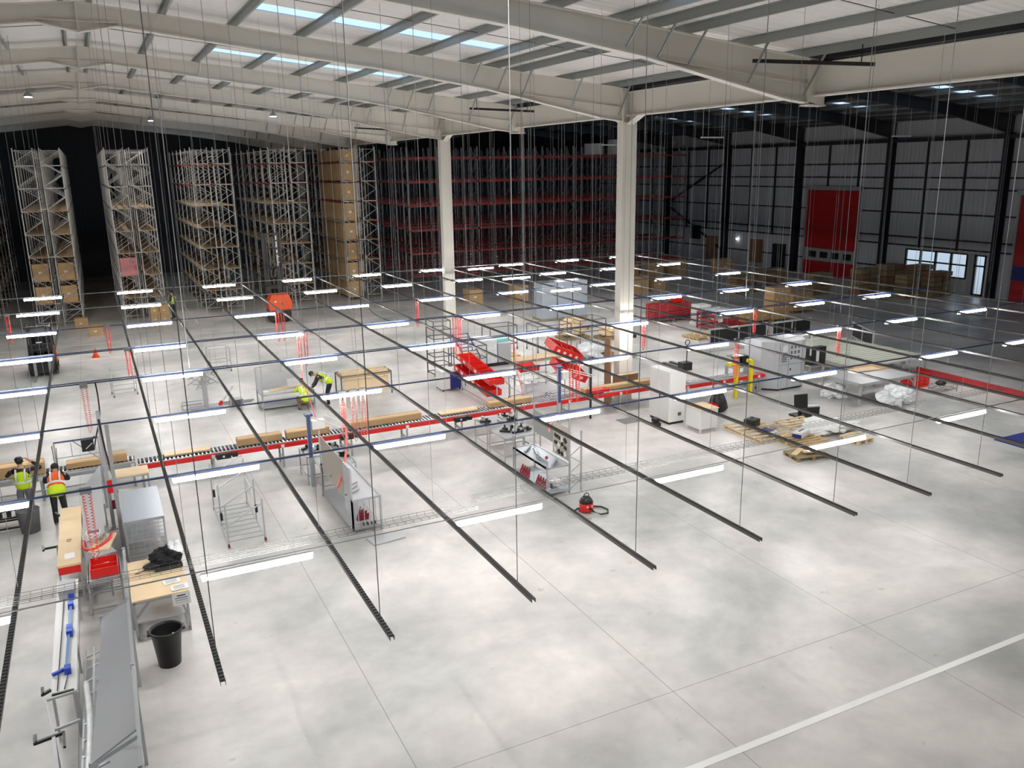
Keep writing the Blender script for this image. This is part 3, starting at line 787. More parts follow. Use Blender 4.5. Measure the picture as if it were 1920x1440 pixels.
for x, lab in ((2.55, 'black drive motor under the left conveyor rail'), (10.3, 'black drive motor under the middle conveyor rail'), (6.35, 'black drive motor beside the blue station post')):
    g = thing('drive_motor', lab, 'motor', (x, 25.3, .55))
    MB().box(0, .42, 0, .13, .07, .23).build('motor_body', M['black'], g); MB().box(.46, .62, 0, .13, .09, .21).build('gearbox', M['black'], g)
    MB().box(.18, .24, -.004, 0, .12, .18).build('motor_label', M['white'], g)
def pack(x0, x1, y0, y1, z, h, m, lab, name='long_carton', rz=0):
    t = thing(name, lab, 'box', (x0, y0, z), rz, )
    MB().box(0, x1 - x0, 0, y1 - y0, 0, h).build('box_body', M[m], t, bevel=.008)
    MB().box(.02, x1 - x0 - .02, (y1 - y0) / 2 - .03, (y1 - y0) / 2 + .03, h, h + .003).build('tape', M['cardpale'], t)
    return t
zc = .815
pack(1.15, 2.45, 25.75, 26.1, zc, .05, 'cardpale', 'thin pale carton flat on the left conveyor end', 'flat_carton')
pack(3.25, 4.6, 25.72, 26.1, zc, .20, 'card', 'long brown carton on the left conveyor, left one')
pack(4.75, 6.1, 25.72, 26.1, zc, .20, 'card', 'long brown carton on the left conveyor, touching the blue post')
pack(6.75, 9.25, 25.72, 26.1, zc, .20, 'card', 'long brown carton on the middle conveyor right of the hoses')
pack(9.95, 11.35, 25.72, 26.1, zc, .05, 'cardpale', 'thin pale carton flat on the middle conveyor', 'flat_carton')
pack(11.8, 13.45, 25.72, 26.1, zc, .17, 'card', 'long brown carton in front of the sloped red bins')
pack(15.7, 18.9, 25.72, 26.1, zc, .14, 'card', 'long brown carton on the right conveyor before the near column')
pack(-4.6, -2.0, 26.0, 26.5, .80, .33, 'card', 'large brown carton behind the worker at the left edge')
pack(-1.45, -.5, 26.05, 26.45, .80, .16, 'card', 'long brown carton on the grey conveyor under the screen frame')
pack(-.42, .15, 26.05, 26.45, .80, .22, 'card', 'short brown carton with black marks on the grey conveyor')
# blue stations standing along the conveyor
def blue_station(x, y, lab, m='blue'):
    t = thing('station_post', lab, 'post', (x, y, 0))
    p = MB(); p.box(-.05, .05, -.05, .05, 0, 2.2); p.build('post', M['alu'], t)
    q = MB(); q.box(-.055, .055, -.06, -.05, .9, 2.2); q.box(-.09, .12, -.1, .1, 2.15, 2.22); q.build('blue_channel', M[m], t)
    a = MB(); a.bar((.05, 0, 2.12), (.65, -1.1, 2.0), .03); a.bar((.55, .3, 2.0), (1.05, -.7, 1.9), .03); a.build('arm', M['whitem'], t)
    MB().box(.08, .45, -.12, .12, 1.75, 2.0).build('control_box', M['white'], t)
    return t
blue_station(4.95, 23.4, 'blue upright post with white arms beside the brown board station')
blue_station(14.1, 24.9, 'blue upright post with white arms at the middle of the conveyor')
t = thing('scanner_post', 'dark post with red guards over the conveyor near the tilted bins', 'post', (15.6, 25.2, 0))
MB().box(-.03, .03, -.03, .03, 0, 2.0).build('post', M['black'], t); MB().box(-.15, .05, -.12, 0, .75, .95).build('sensor', M['black'], t)
MB().box(.15, .9, .1, .5, .9, 1.0).build('red_guard', M['red'], t)
# yellow guards
for x, lab, arch in ((22.0, 'yellow steel guard arch over the short conveyor', 1), (22.75, 'single yellow guard post right of the arch', 0)):
    t = thing('guard_arch' if arch else 'guard_post', lab, 'guard', (x, 24.75, 0))
    MB().box(.0, .12, 0, .12, 0, 1.45).build('post', M['yellow'], t)
    if arch: MB().box(-.42, .12, .0, .12, 1.35, 1.47).build('crossbar', M['yellow'], t); MB().box(-.42, -.37, .03, .08, .8, 1.35).build('stay', M['alu'], t)
    else: MB().box(0, .12, .12, .3, 1.33, 1.45).build('crossbar', M['yellow'], t)

# ------------------------------------------------------------------ cabinets by the conveyor
t = thing('control_cabinet', 'tall white control cabinet standing in front of the conveyor', 'cabinet', (17.6, 23.15, 0))
MB().box(.03, .66, .03, 1.17, 0, .09).build('plinth', M['black'], t)
MB().box(0, .69, 0, 1.2, .09, 1.92).build('cabinet_body', M['white'], t, bevel=.01)
d = MB(); d.box(-.012, 0, .02, .58, .12, 1.89); d.box(-.012, 0, .62, 1.18, .12, 1.89); d.build('door', M['white'], t)
MB().box(-.035, -.012, .53, .56, .9, 1.05).build('door_handle', M['black'], t)
MB().box(.38, .52, -.012, 0, .30, .42).build('socket_panel', M['ink'], t)
t = thing('cable_box', 'black cable box on the floor left of the tall white cabinet', 'box', (17.0, 23.2, 0))
MB().box(0, .3, 0, .22, 0, .12).build('box_body', M['black'], t); MB().box(.1, .3, .1, .3, .12, .26).build('plug_block', M['black'], t)
tag(MB().box(16.3, 17.2, 24.0, 24.6, .001, .012).build('steel_plate', M['purlin']), 'dark steel plate on the floor left of the tall white cabinet', 'plate')
t = thing('side_cabinet', 'small white steel cabinet on legs with a brown board top', 'cabinet', (17.87, 21.75, 0))
MB().box(0, .75, 0, .8, .16, .84).build('cabinet_body', M['white'], t, bevel=.01)
MB().box(-.02, .77, -.02, .82, .84, .87).build('top_board', M['cardpale'], t)
for x in (0.02, .68):
    for y in (.02, .73): MB().add([(x, y, .16), (x + .07, y, .16), (x + .05, y + .03, 0), (x + .02, y + .03, 0), (x, y + .06, .16), (x + .07, y + .06, .16), (x + .05, y + .05, 0), (x + .02, y + .05, 0)], [(0, 1, 2, 3), (4, 7, 6, 5), (0, 4, 5, 1), (1, 5, 6, 2), (2, 6, 7, 3), (3, 7, 4, 0)]).build('leg', M['white'], t)
def crate(x, y, z, w, d, h, lab, m='redplastic', rz=0, name='plastic_crate', group=None):
    t = thing(name, lab, 'crate', (x, y, z), rz, group); e = .02
    b = MB(); b.box(-w / 2, w / 2, -d / 2, d / 2, 0, .02)
    for s in (-1, 1):
        for zz in (0, .25, .5, .75):
            b.box(-w / 2, w / 2, s * d / 2 - e / 2, s * d / 2 + e / 2, h * zz, h * (zz + .17)); b.box(s * w / 2 - e / 2, s * w / 2 + e / 2, -d / 2, d / 2, h * zz, h * (zz + .17))
        for i in range(6):
            xx = -w / 2 + w * i / 5; b.box(xx - .015, xx + .015, s * d / 2 - e / 2 - .004, s * d / 2 + e / 2 + .004, 0, h)
            yy = -d / 2 + d * i / 5; b.box(s * w / 2 - e / 2 - .004, s * w / 2 + e / 2 + .004, yy - .015, yy + .015, 0, h)
    b.build('crate_wall', M[m], t)
    r = MB(); r.box(-w / 2 - .02, w / 2 + .02, -d / 2 - .02, -d / 2 + .02, h - .03, h); r.box(-w / 2 - .02, w / 2 + .02, d / 2 - .02, d / 2 + .02, h - .03, h); r.box(-w / 2 - .02, -w / 2 + .02, -d / 2, d / 2, h - .03, h); r.box(w / 2 - .02, w / 2 + .02, -d / 2, d / 2, h - .03, h)
    r.build('crate_rim', M[m], t)
    return t
crate(19.55, 23.45, 0, .62, .42, .42, 'red slatted plastic crate beside the black sack', rz=-.2)
def blob(c, r, n, m, seed, k=.18):
    """crumpled heap: a dome with random folds, flat shaded"""
    rnd = random.Random(seed); b = MB(); N, Q = 34, 16; rings = []
    ph = [(rnd.uniform(0, 6.28), rnd.randint(2, 7), rnd.randint(1, 5), rnd.uniform(.4, 1)) for _ in range(9)]
    for i in range(Q + 1):
        t = math.pi * (.03 + .94 * i / Q); ring = []
        for j in range(N):
            a = 2 * math.pi * j / N
            s = 1 + k * sum(w * math.sin(q1 * a + p + q2 * t) for p, q1, q2, w in ph) / 2.6 + rnd.uniform(-k, k) * .42
            ring.append((c[0] + r[0] * s * math.sin(t) * math.cos(a), c[1] + r[1] * s * math.sin(t) * math.sin(a), max(c[2] + r[2] * s * (-math.cos(t)), max(c[2] - r[2], .003))))
        rings.append(ring)
    return b.loft(rings, False)
t = thing('rubbish_sack', 'full black rubbish sack with a tied neck beside the red crate', 'sack', (20.3, 23.75, 0))
b = MB(); b.lathe((0, 0, 0), [(.26, 0), (.34, .12), (.32, .35), (.22, .6), (.09, .74), (.16, .84), (.12, .87)], 18); b.v = [(x * 1.1 + .03 * math.sin(9 * z + 3 * x), y, z) for x, y, z in b.v]; b.build('sack_body', M['black'], t)
# grey industrial machine
t = thing('machine_enclosure', 'large pale grey machine enclosure at the end of the conveyor', 'machine', (23.7, 24.75, 0))
e = MB()
poly = [(0, .5), (.5, 0), (1.75, 0), (2.0, .12), (2.15, .4), (2.15, 1.5), (0, 1.5)]
e.prism(poly, .08, 2.0, 'z'); e.build('cabinet_body', M['sheetl'] if 'sheetl' in M else M['galvmat'], t)
MB().prism([(a * .985 + .01, b * .97 + .03) for a, b in poly], 0, .08, 'z').build('plinth', M['black'], t)
s = MB()
for i in range(3):
    for j in range(3): s.box(1.1 + i * .19, 1.19 + i * .19, -.012, 0, 1.25 + j * .22, 1.38 + j * .22)
s.build('vent_slot', M['ink'], t)
s = MB()
for x in (.5, 1.0, 1.72): s.box(x, x + .012, -.006, 0, .1, 1.98)
s.box(.5, 1.9, -.006, 0, 1.05, 1.062); s.build('door_gap', M['ink'], t)
MB().box(.62, .9, -.02, 0, 1.6, 1.85).build('display', M['white'], t)
s = MB()
for k in range(5): s.box(.62, .9, -.015, 0, 1.18 + k * .08, 1.22 + k * .08)
s.build('button_row', M['ink'], t)
MB().box(1.1, 1.14, -.03, 0, .8, .88).build('door_handle', M['black'], t)
f = MB(); f.bar((.4, .3, 2.05), (2.5, .3, 2.12), .05); f.bar((2.5, .3, 2.12), (2.5, .3, 1.2), .05); f.build('top_frame', M['whitem'], t)
# black electronics stand beside it
t = thing('instrument_stand', 'black instrument stand with a drum unit left of the grey machine', 'machine', (22.9, 25.9, 0))
table_frame(t, 0, .7, 0, .5, .9, .05, 'alu')
MB().lathe((.25, .25, .9), [(.2, 0), (.2, .38)], 16).build('drum', M['galv'], t); MB().box(.42, .8, .02, .45, .9, 1.3).build('drive_box', M['black'], t); MB().box(0, .7, 0, .5, 1.3, 1.33).build('top_plate', M['black'], t)
MB().box(.2, .55, .1, .4, 1.33, 1.34).build('paper_sheet', M['paper'], t)
MB().box(.75, 1.0, -.05, -.03, .95, 1.25).build('warning_sign', M['yellow'], t)
t = thing('red_pallet_truck', 'red low pallet truck beside the grey machine', 'pallet truck', (23.0, 24.95, 0))
MB().box(0, .7, 0, .4, .62, .74).build('body', M['red'], t)
for x in (.15, .5): MB().box(x, x + .12, .1, .22, 0, .62).build('leg', M['galvmat'], t)
t = thing('hand_pallet_truck', 'black hand pallet truck with a tall handle behind the short conveyor', 'pallet truck', (23.3, 29.6, 0))
MB().box(-.25, .25, -.2, .2, 0, .35).build('pump', M['black'], t); MB().box(-.27, -.1, .2, 1.3, .05, .12).build('fork', M['black'], t); MB().box(.1, .27, .2, 1.3, .05, .12).build('fork', M['black'], t)
hb = MB(); hb.bar((0, -.1, .35), (-.3, -.5, 1.25), .04); hb.tube([(-.3 + .12 * math.cos(a), -.5, 1.37 + .12 * math.sin(a)) for a in [2 * math.pi * k / 12 for k in range(13)]], .02, 6); hb.build('handle', M['black'], t)
# slatted roller platform with black guard frames
t = thing('roller_platform', 'wide cream slatted roller platform behind the grey table', 'platform', (27.5, 23.75, 0))
sl = MB()
for i in range(19): sl.box(0, 4.4, i * .285, i * .285 + .235, .72, .78)
sl.build('slat', M['slat'] if 'slat' in M else M['cardpale'], t)
for x in (0.05, 1.5, 2.9, 4.3):
    g = MB()
    for y in (.1, 1.8, 3.5, 5.2): g.box(x, x + .08, y, y + .08, 0, .72)
    g.box(x, x + .08, 0, 5.4, .6, .72); g.build('support_frame', M['alu'], t)
for x0, y0, w, lab in ((26.3, 31.6, 3.6, 'black mesh guard frame behind the roller platform, left panel'), (30.1, 31.4, 2.6, 'black mesh guard frame behind the roller platform, middle panel'), (32.4, 27.2, 2.6, 'black mesh guard frame at the right end of the roller platform')):
    t = thing('guard_fence', lab, 'guard', (x0, y0, 0))
    if 'right end' in lab: t.rotation_euler[2] = math.radians(62)
    f = MB(); f.bar((0, 0, 0), (0, 0, 1.25), .07); f.bar((w, 0, 0), (w, 0, 1.25), .07); f.bar((0, 0, 1.2), (w, 0, 1.2), .07); f.bar((0, 0, .5), (w, 0, .5), .07); f.bar((0, 0, .12), (w, 0, .12), .07); f.bar((w / 2, 0, .1), (w / 2, 0, 1.2), .07)
    f.build('frame', M['alu'], t); MB().box(0.03, w - .03, -.01, .01, .5, 1.2).build('panel', M['black'], t)
t = thing('electric_panel', 'black instrument panel with white stripe right of the grey machine', 'cabinet', (26.9, 25.3, 0))
t.location = (26.5, 25.3, -.18)
MB().box(0, .85, 0, .3, .85, 1.6).build('panel_body', M['black'], t); s = MB()
for x in (.32, .39): s.box(x, x + .05, -.01, 0, .95, 1.55)
s.box(.3, .46, -.012, 0, 1.0, 1.5); s.build('white_stripe', M['white'], t); r = MB()
for i in range(7): r.tube([(.1 + i * .1, -.05, .78), (.1 + i * .1, .3, .78)], .03, 8)
r.build('roller', M['galv'], t); MB().box(0, .06, 0, .06, .18, .85).build('leg', M['alu'], t); MB().box(.79, .85, 0, .06, .18, .85).build('leg', M['alu'], t)
t = thing('steel_table', 'low grey steel table right of the grey machine', 'table', (25.2, 21.5, 0))
table_frame(t, 0.05, 3.0, .05, 1.9, .86, .08, 'alu', None); MB().box(0, 3.05, 0, 1.95, .86, .90).build('table_top', M['sheet'], t)
g = MB(); g.bar((.1, .05, .5), (.45, .05, .86), .04); g.bar((3.0, .05, .5), (2.6, .05, .86), .04); g.build('corner_brace', M['alu'], t)
tag(MB().cbox((27.6, 23.15, .915), (1.5, .8, .03), -.15).build('board_sheet', M['card']), 'brown board sheet lying on the grey steel table', 'board')
tag(MB().cbox((27.0, 23.0, .94), (1.3, .5, .02), -.1).build('board_sheet', M['cardpale']), 'pale board sheet lying on the brown sheet', 'board')
for c, r, sd, lab in (((25.45, 23.0, .22), (.5, .4, .3), 1, 'crumpled clear plastic wrap beside the grey machine'), ((26.75, 21.15, .33), (.65, .5, .38), 2, 'large crumpled clear plastic heap in front of the grey table')):
    tag(blob(c, r, 0, 0, sd, .28).build('plastic_wrap', M['plastic']), lab, 'plastic wrap')
crate(29.6, 22.6, .0, .9, .6, .55, 'bright red plastic crate at the right end of the grey table', 'red')
t = thing('cable_reel_cart', 'small dark cart with cables at the foot of the red crate', 'cart', (29.4, 21.2, 0))
table_frame(t, 0, .9, 0, .6, .3, .03, 'alu'); MB().ball((.3, .3, .36), (.25, .18, .1)).build('cable_heap', M['black'], t); MB().ball((.7, .35, .34), (.2, .18, .08)).build('cable_heap', M['galv'], t)
# red floor barriers
for y0, y1, x0, x1, lab in ((18.0, 23.95, 31.3, 31.42, 'long red steel floor barrier at the right edge of the grid'), (33.6, 38.3, 31.9, 32.5, 'red steel floor barrier right of the red stillage')):
    t = thing('floor_barrier', lab, 'barrier'); 
    MB().bar((x0, y0, .18), (x1, y1, .18), .08, .30).build('barrier_rail', M['redshade'], t)
    n = 4
    for i in range(n):
        a = (i + .5) / n; MB().cbox((x0 + (x1 - x0) * a + .1, y0 + (y1 - y0) * a, .02), (.25, .3, .04)).build('foot', M['maroon'], t)
# ------------------------------------------------------------------ pallets and loads on the right
pallet('wooden_pallet', 'pale wooden pallet carrying the black case, blue book and tools', 19.75, 20.9, 1.5, 2.0, -.05, 'woodpale')
pallet('wooden_pallet', 'pale wooden pallet with the white unit on it, nearest of the open group', 20.3, 19.45, 1.4, 1.3, -.05, 'wood')
pallet('wooden_pallet', 'pale wooden pallet half under the white plastic sheet', 21.5, 20.6, 1.3, 1.6, -.05, 'woodpale')
pallet('wooden_pallet', 'small pale pallet sticking out beyond the white plastic sheet', 21.95, 18.75, .75, .8, .1, 'woodpale')
s = blob((22.0, 19.95, .19), (1.0, .75, .14), 0, 0, 5, .3); tag(s.build('plastic_sheet', M['paper']), 'bright white plastic sheeting heaped on the pallets', 'plastic sheet')
t = thing('tool_case', 'black soft case on the left pallet', 'case', (19.75, 21.3, .14), .3)
MB().cbox((0, 0, .14), (.5, .4, .28)).build('case_body', M['black'], t, bevel=.05); MB().tube([(-.1, 0, .28), (0, 0, .34), (.1, 0, .28)], .015, 6).build('handle', M['rubber'], t)
tag(MB().cbox((19.75, 20.6, .165), (.5, .35, .05), .3).build('blue_folder', M['bluebox']), 'dark blue folder lying on the left pallet', 'folder')
tag(MB().cbox((19.85, 20.38, .155), (.45, .2, .03), .3).build('paper_pad', M['paper']), 'white paper pad in front of the dark blue folder', 'paper')
t = thing('white_unit', 'white rounded box unit with dark slot on the nearest open pallet', 'device', (20.35, 19.6, .14), .35)
MB().cbox((0, 0, .12), (.62, .36, .22)).build('unit_body', M['white'], t, bevel=.06); MB().cbox((0, 0, .235), (.36, .07, .01)).build('slot', M['black'], t); MB().cbox((-.32, .0, .10), (.03, .3, .12)).build('end_cap', M['bluebox'], t)
t = thing('tool_heap', 'small heap of grey tools between the black case and the white unit', 'tools', (20.25, 20.7, .14))
for i in range(6):
    a = i * 1.1; MB().bar((.0 + .1 * math.cos(a), .1 * math.sin(a), .03 + i * .01), (.22 * math.cos(a * 1.7), .22 * math.sin(a * 1.7), .04 + i * .01), .035).build('tool', M['galv'], t)
t = thing('computer_monitor', 'black screen on a stand beside a keyboard behind the open pallets', 'monitor', (22.45, 21.75, 0))
MB().cbox((0, 0, .55), (.55, .06, .52), -.2, -.12).build('screen', M['black'], t, bevel=.02); MB().box(-.05, .05, -.05, .05, .05, .35).build('stand', M['black'], t); MB().box(-.3, .3, -.3, .25, 0, .06).build('base', M['black'], t)
MB().cbox((.55, .0, .3), (.55, .25, .04), -.3).build('keyboard', M['galv'], t); MB().cbox((.6, .05, .14), (.5, .3, .28), -.3).build('computer_case', M['black'], t)
pallet('wooden_pallet', 'thin weathered pallet with loose boards nearest the camera', 19.35, 18.35, 1.15, .8, -.2, 'wooddark')
for i, (x, y, r, l) in enumerate(((19.1, 18.5, .5, .7), (19.45, 18.2, -.4, .6), (19.75, 18.45, .1, .6), (19.3, 18.15, -.2, .5))):
    tag(MB().cbox((x, y, .16 + .035 * i), (l, .18, .03), r).build('loose_board', M['cardpale' if i % 2 else 'woodpale']), 'loose board on the small weathered pallet, %s in its heap from the bottom' % ORD[i], 'board', 'loose boards on the small pallet')
# flat pallets and stacks farther right
pallet('wooden_pallet', 'pale flat pallet lying left behind the red stillage truck', 28.9, 35.0, 2.2, 1.3, 0, 'wood')
pallet('wooden_pallet', 'pale flat pallet stacked askew on the flat one near the stillage', 29.2, 34.7, 2.0, 1.1, .12, 'woodpale', .14)
def crate_stack(x, y, nx, nz, lab, grp, s=.62, h=.45):
    for i in range(nx):
        for k in range(nz):
            crate(x + i * (s + .05), y + .0, .14 + k * h, s, .9, h - .03, '%s, %s column, layer %d up' % (lab, ORD[i], k + 1) if 0 else '%s, %s from the left, %s layer' % (lab, ORD[i], ['lower', 'upper', 'top'][k]), 'redshade', group=grp)
pallet('wooden_pallet', 'pallet carrying the stack of red crates right of the near column', 30.3, 40.3, 2.6, 1.2, 0, 'wooddark')
crate_stack(29.35, 40.3, 4, 2, 'red slatted crate on the crate pallet', 'red crates right of the near column')
crate(30.9, 40.3, 1.04, .5, .5, .3, 'single red crate on top of the crate stack', 'red')
t = thing('white_crate_stack', 'stack of white boxes on a pallet right of the red crates', 'box', (30.6, 37.7, 0))
for k in range(4): MB().box(0, .8, 0, .8, .14 + k * .26, .38 + k * .26).build('box_layer', M['whitem'], t)
MB().box(-.05, .85, -.05, .85, 0, .13).build('pallet_base', M['white'], t)
t = thing('red_stillage', 'red steel stillage holding bright metal tubes', 'stillage', (30.2, 35.9, 0))
f = MB()
for x in (0, 1.6):
    for y in (0, 1.5): f.box(x - .04, x + .04, y - .04, y + .04, 0, .95)
for z in (.15, .55, .9): f.bar((0, 0, z), (1.6, 0, z), .08); f.bar((0, 1.5, z), (1.6, 1.5, z), .08); f.bar((0, 0, z), (0, 1.5, z), .08); f.bar((1.6, 0, z), (1.6, 1.5, z), .08)
f.build('stillage_frame', M['redshade'], t)
tb = MB()
for i in range(9):
    for k in range(3): tb.tube([(.1 + i * .175, -.1, .75 + k * .14), (.1 + i * .175, 1.55, .75 + k * .14)], .07, 8)
tb.build('metal_tube', M['galv'], t)['kind'] = 'stuff'
MB().box(.2, .5, -.06, -.04, .5, .75).build('label_sheet', M['paper'], t)
def boxload(x, y, nx, nz, w, d, h, lab, grp, m='cardpale', z0=.14, base=True):
    if base: pallet('wooden_pallet', 'pallet under the ' + lab, x + nx * w / 2, y + d / 2, nx * w + .1, d + .1, 0, 'wooddark', group='pallets under loads')
    for i in range(nx):
        for k in range(nz):
            o = dup(CB); o.location = (x + i * w, y, z0 + k * h); o.scale = (w / .9 * .98, d / 1.1, h / 1.05 * .98)
            tag(o, '%s, %s from the left, %s from the bottom' % (lab, ORD[i], ORD[k]), 'box', grp)
boxload(35.0, 36.5, 3, 4, .42, .8, .46, 'pale carton of the tall stack', 'cartons of the tall stack')
boxload(33.0, 36.7, 3, 1, .65, .8, .55, 'low pale carton beside the tall stack', 'low cartons left of the tall stack')
boxload(38.0, 38.0, 2, 2, .8, 1.0, .55, 'shadowed carton right of the stack', 'cartons right of the tall stack')
for i, (x, y, n, h) in enumerate(((46.5, 40.5, 2, 1.9), (48.6, 40.2, 2, 2.1), (50.5, 39.4, 2, 2.0), (44.2, 42.5, 2, 1.5), (48.2, 38.2, 1, 1.6), (50.2, 37.7, 2, 1.7), (40.5, 46.0, 3, 1.2), (43.8, 47.5, 3, 1.3))):
    t = thing('timber_stack', 'dark bundled stack of timber and cartons before the window wall, %s of eight' % ORD[i], 'stack', (x, y, 0), 0, 'stacks before the window wall')
    for a in range(n):
        for k in range(5):
            w_ = .86 - .06 * ((i + k) % 3)
            MB().box(a * .95, a * .95 + w_, 0, .95, .1 + k * h / 5.3, .1 + (k + .9) * h / 5.3).build('bundle', M['wooddark' if (k + a + i) % 3 else 'brown'], t)
    MB().box(-.05, n * .95, 0, 1, 0, .1).build('pallet_base', M['wooddark'], t)
for i, (x, y) in enumerate(((38, 56.5), (40.5, 56.5), (43, 56.8), (46.5, 55))):
    o = dup(CB); o.location = (x, y, 0); o.scale = (1.6, 1, 1.2); tag(o, 'brown carton on the dark floor before the red racks, %s of four' % ORD[i], 'box', 'cartons before the red racks')
for i, (x, y, w_, h) in enumerate(((22.5, 52, 1.1, 1.0), (25.5, 51, 1.1, 1.2), (34, 50, 2.0, 1.3), (36.5, 50.2, 1.1, 1.1))):
    o = dup(CB); o.location = (x, y, 0); o.scale = (w_, 1, h * .9); tag(o, 'dim brown carton on the floor between the columns and racks, %s from the left' % ORD[i], 'box', 'dim cartons behind the columns')
# wall furniture by the dark wall
for i, (y, z0, z1, m) in enumerate(((63.5, 0, 2.3, 'brown'), (57.4, .4, 2.4, 'brown'), (54.6, 0, 2.2, 'black'), (66, 1.9, 3.2, 'black'))):
    tag(MB().box(WX - .5, WX - .12, y, y + 1.2, z0, z1).build('wall_cupboard', M[m]), 'dark cupboard against the right wall, %s one' % ('leftmost brown', 'right brown', 'slatted black', 'high black')[i], 'cupboard', 'cupboards along the right wall')
tag(MB().box(WX - .2, WX - .11, 60.7, 60.85, 2.2, 2.3).build('wall_lamp', M['lampw'] if 'lampw' in M else M['tube']), 'tiny bright twin lamp on the far right wall', 'lamp')
# wrapped pallet in the cage and dark framed tables around the near column
t = thing('wrapped_pallet', 'film wrapped grey pallet load with a teal scrap on top', 'pallet load', (15.5, 34.6, 0))
MB().box(0, 1.6, 0, 1.2, 0, .13).build('pallet_base', M['black'], t); MB().box(.03, .82, .03, 1.15, .13, 1.25).build('load', M['plastic'], t, bevel=.03); MB().box(.86, 1.55, .03, 1.1, .13, 1.05).build('load', M['sheet'], t, bevel=.03)
MB().cbox((1.2, .5, 1.12), (.6, .5, .14), .2).build('teal_scrap', M['teal'], t)
def cage(x, y, w, d, h, lab, m='ink', rz=0, lv=(.1,), name='frame_trolley', cat='trolley', bw=.035):
    t = thing(name, lab, cat, (x, y, 0), rz)
    for xx in (0, w):
        for yy in (0, d): MB().box(xx - bw / 2, xx + bw / 2, yy - bw / 2, yy + bw / 2, .08, h).build('post', M[m], t)
    f = MB()
    for z in list(lv) + [h - .02]:
        f.bar((0, 0, z), (w, 0, z), bw); f.bar((0, d, z), (w, d, z), bw); f.bar((0, 0, z), (0, d, z), bw); f.bar((w, 0, z), (w, d, z), bw)
    f.build('frame_rail', M[m], t)
    wheels(t, ((0, 0), (w, 0), (0, d), (w, d)), r=.05)
    return t
cage(12.95, 34.0, .8, .9, 2.5, 'tall thin dark wire cage left of the far column', lv=(.1, .5, .9, 1.3, 1.7, 2.1))
cage(14.1, 33.6, 1.2, 1.6, 1.3, 'dark framed trolley with pale boards right of the far column', lv=(.15, .7))
tag(MB().cbox((14.7, 34.4, .78), (1.0, .9, .1)).build('board_sheet', M['cardpale']), 'pale board sheets on the dark trolley right of the far column', 'board')
cage(19.2, 36.0, 1.9, 1.2, 1.35, 'long dark framed table, left one behind the near column', lv=(.9,))
cage(21.4, 35.6, 1.5, 1.3, 1.5, 'dark framed table, right one behind the near column', lv=(.9,))
cage(17.3, 37.5, 1.5, 1.0, 1.25, 'dark framed table behind the film wrapped pallet', lv=(.3,))
pallet('long_pallet', 'long pale pallet of boards on the floor behind the tilted bins', 18.3, 34.9, 2.8, .9, .03, 'woodpale')
pallet('long_pallet', 'long pale pallet lying behind the board pallet', 17.2, 36.0, 1.6, .9, .03, 'wood')
t = thing('wrapped_pallet', 'pallet of blue grey film wrapped goods left of the near column', 'pallet load', (23.5, 43.5, 0)); MB().box(0, 3.2, 0, 1.2, 0, .13).build('pallet_base', M['wooddark'], t)
for i in range(3): MB().box(.03 + i * 1.06, 1.03 + i * 1.06, 0, 1.1, .13, 2.3).build('load', M['sheetb'] if 'sheetb' in M else M['sheet'], t, bevel=.03)
for i, (x, y, s, m, lab) in enumerate(((22.6, 38.4, 1.0, 'cardpale', 'pale beige covered pallet left of the near column'), (24.4, 37.4, 1.0, 'woodpale', 'beige heap of boards touching the near column'), (23.8, 40.5, .9, 'cardpale', 'beige covered load farther behind the near column'))):
    t = thing('covered_pallet', lab, 'pallet load', (x, y, 0)); MB().box(-.8, .8, -.5, .5, 0, .14).build('pallet_base', M['wooddark'], t)
    blob((0, 0, .42), (.8 * s, .5 * s, .3), 0, 0, 20 + i, .2).build('cover', M[m], t)
tag(blob((21.0, 33.9, .3), (.8, .6, .32), 0, 0, 31, .3).build('plastic_wrap', M['plastic']), 'white crumpled film heap left of the near column base', 'plastic wrap')
pallet('wooden_pallet', 'dark pallet under scattered packing left of the near column base', 21.9, 33.4, 1.9, 1.2, .05, 'wooddark')
tag(MB().cbox((22.6, 33.9, .23), (.8, .4, .16), .1).build('white_box', M['white']), 'small white box on the dark pallet left of the column base', 'box')
t = thing('column_guard', 'brown board guard leaning around the near column base', 'guard', (17.3, 26.3, 0))
t.location = (17.2, 26.5, 0)
MB().box(.0, .06, -.1, .3, 0, 2.6).build('upright_board', M['brown'], t); MB().box(.1, 1.25, -.2, -.14, .75, 1.15).build('skirt_board', M['brown'], t); MB().box(.1, 1.25, -.24, -.14, 1.15, 1.18).build('skirt_edge', M['cardpale'], t)
tag(MB().box(18.31, 18.5, 26.55, 26.85, 2.5, 2.62).build('switch_box', M['black']), 'small black box on the right side of the near column', 'box')
# navy cabinet and red bins cart
t = thing('tool_cabinet', 'navy blue and white cabinet on a framed base in front of the far column', 'cabinet', (12.25, 31.4, 0))
MB().box(0, .36, 0, .75, .1, .82).build('cabinet_side', M['whitem'], t); MB().box(.36, .85, 0, .75, .1, .82).build('cabinet_body', M['bluebox'], t); MB().box(-.02, .87, -.02, .77, .82, .86).build('top', M['whitem'], t)
wheels(t, ((.05, .05), (.8, .05), (.05, .7), (.8, .7)), r=.05)
def bin_row(t, x, y, z, n, w, tilt, lab=None, m='redplastic'):
    for i in range(n):
        b = MB(); e = .012; W_ = w * .94
        yy = y - i * w
        b.box(x, x + .5, yy, yy + W_, z, z + e)
        b.box(x, x + e, yy, yy + W_, z, z + .22); b.box(x + .5 - e, x + .5, yy, yy + W_, z, z + .22)
        b.box(x, x + .5, yy, yy + e, z, z + .22); b.box(x, x + .5, yy + W_ - e, yy + W_, z, z + .22)
        b.build('bin', M[m], t)
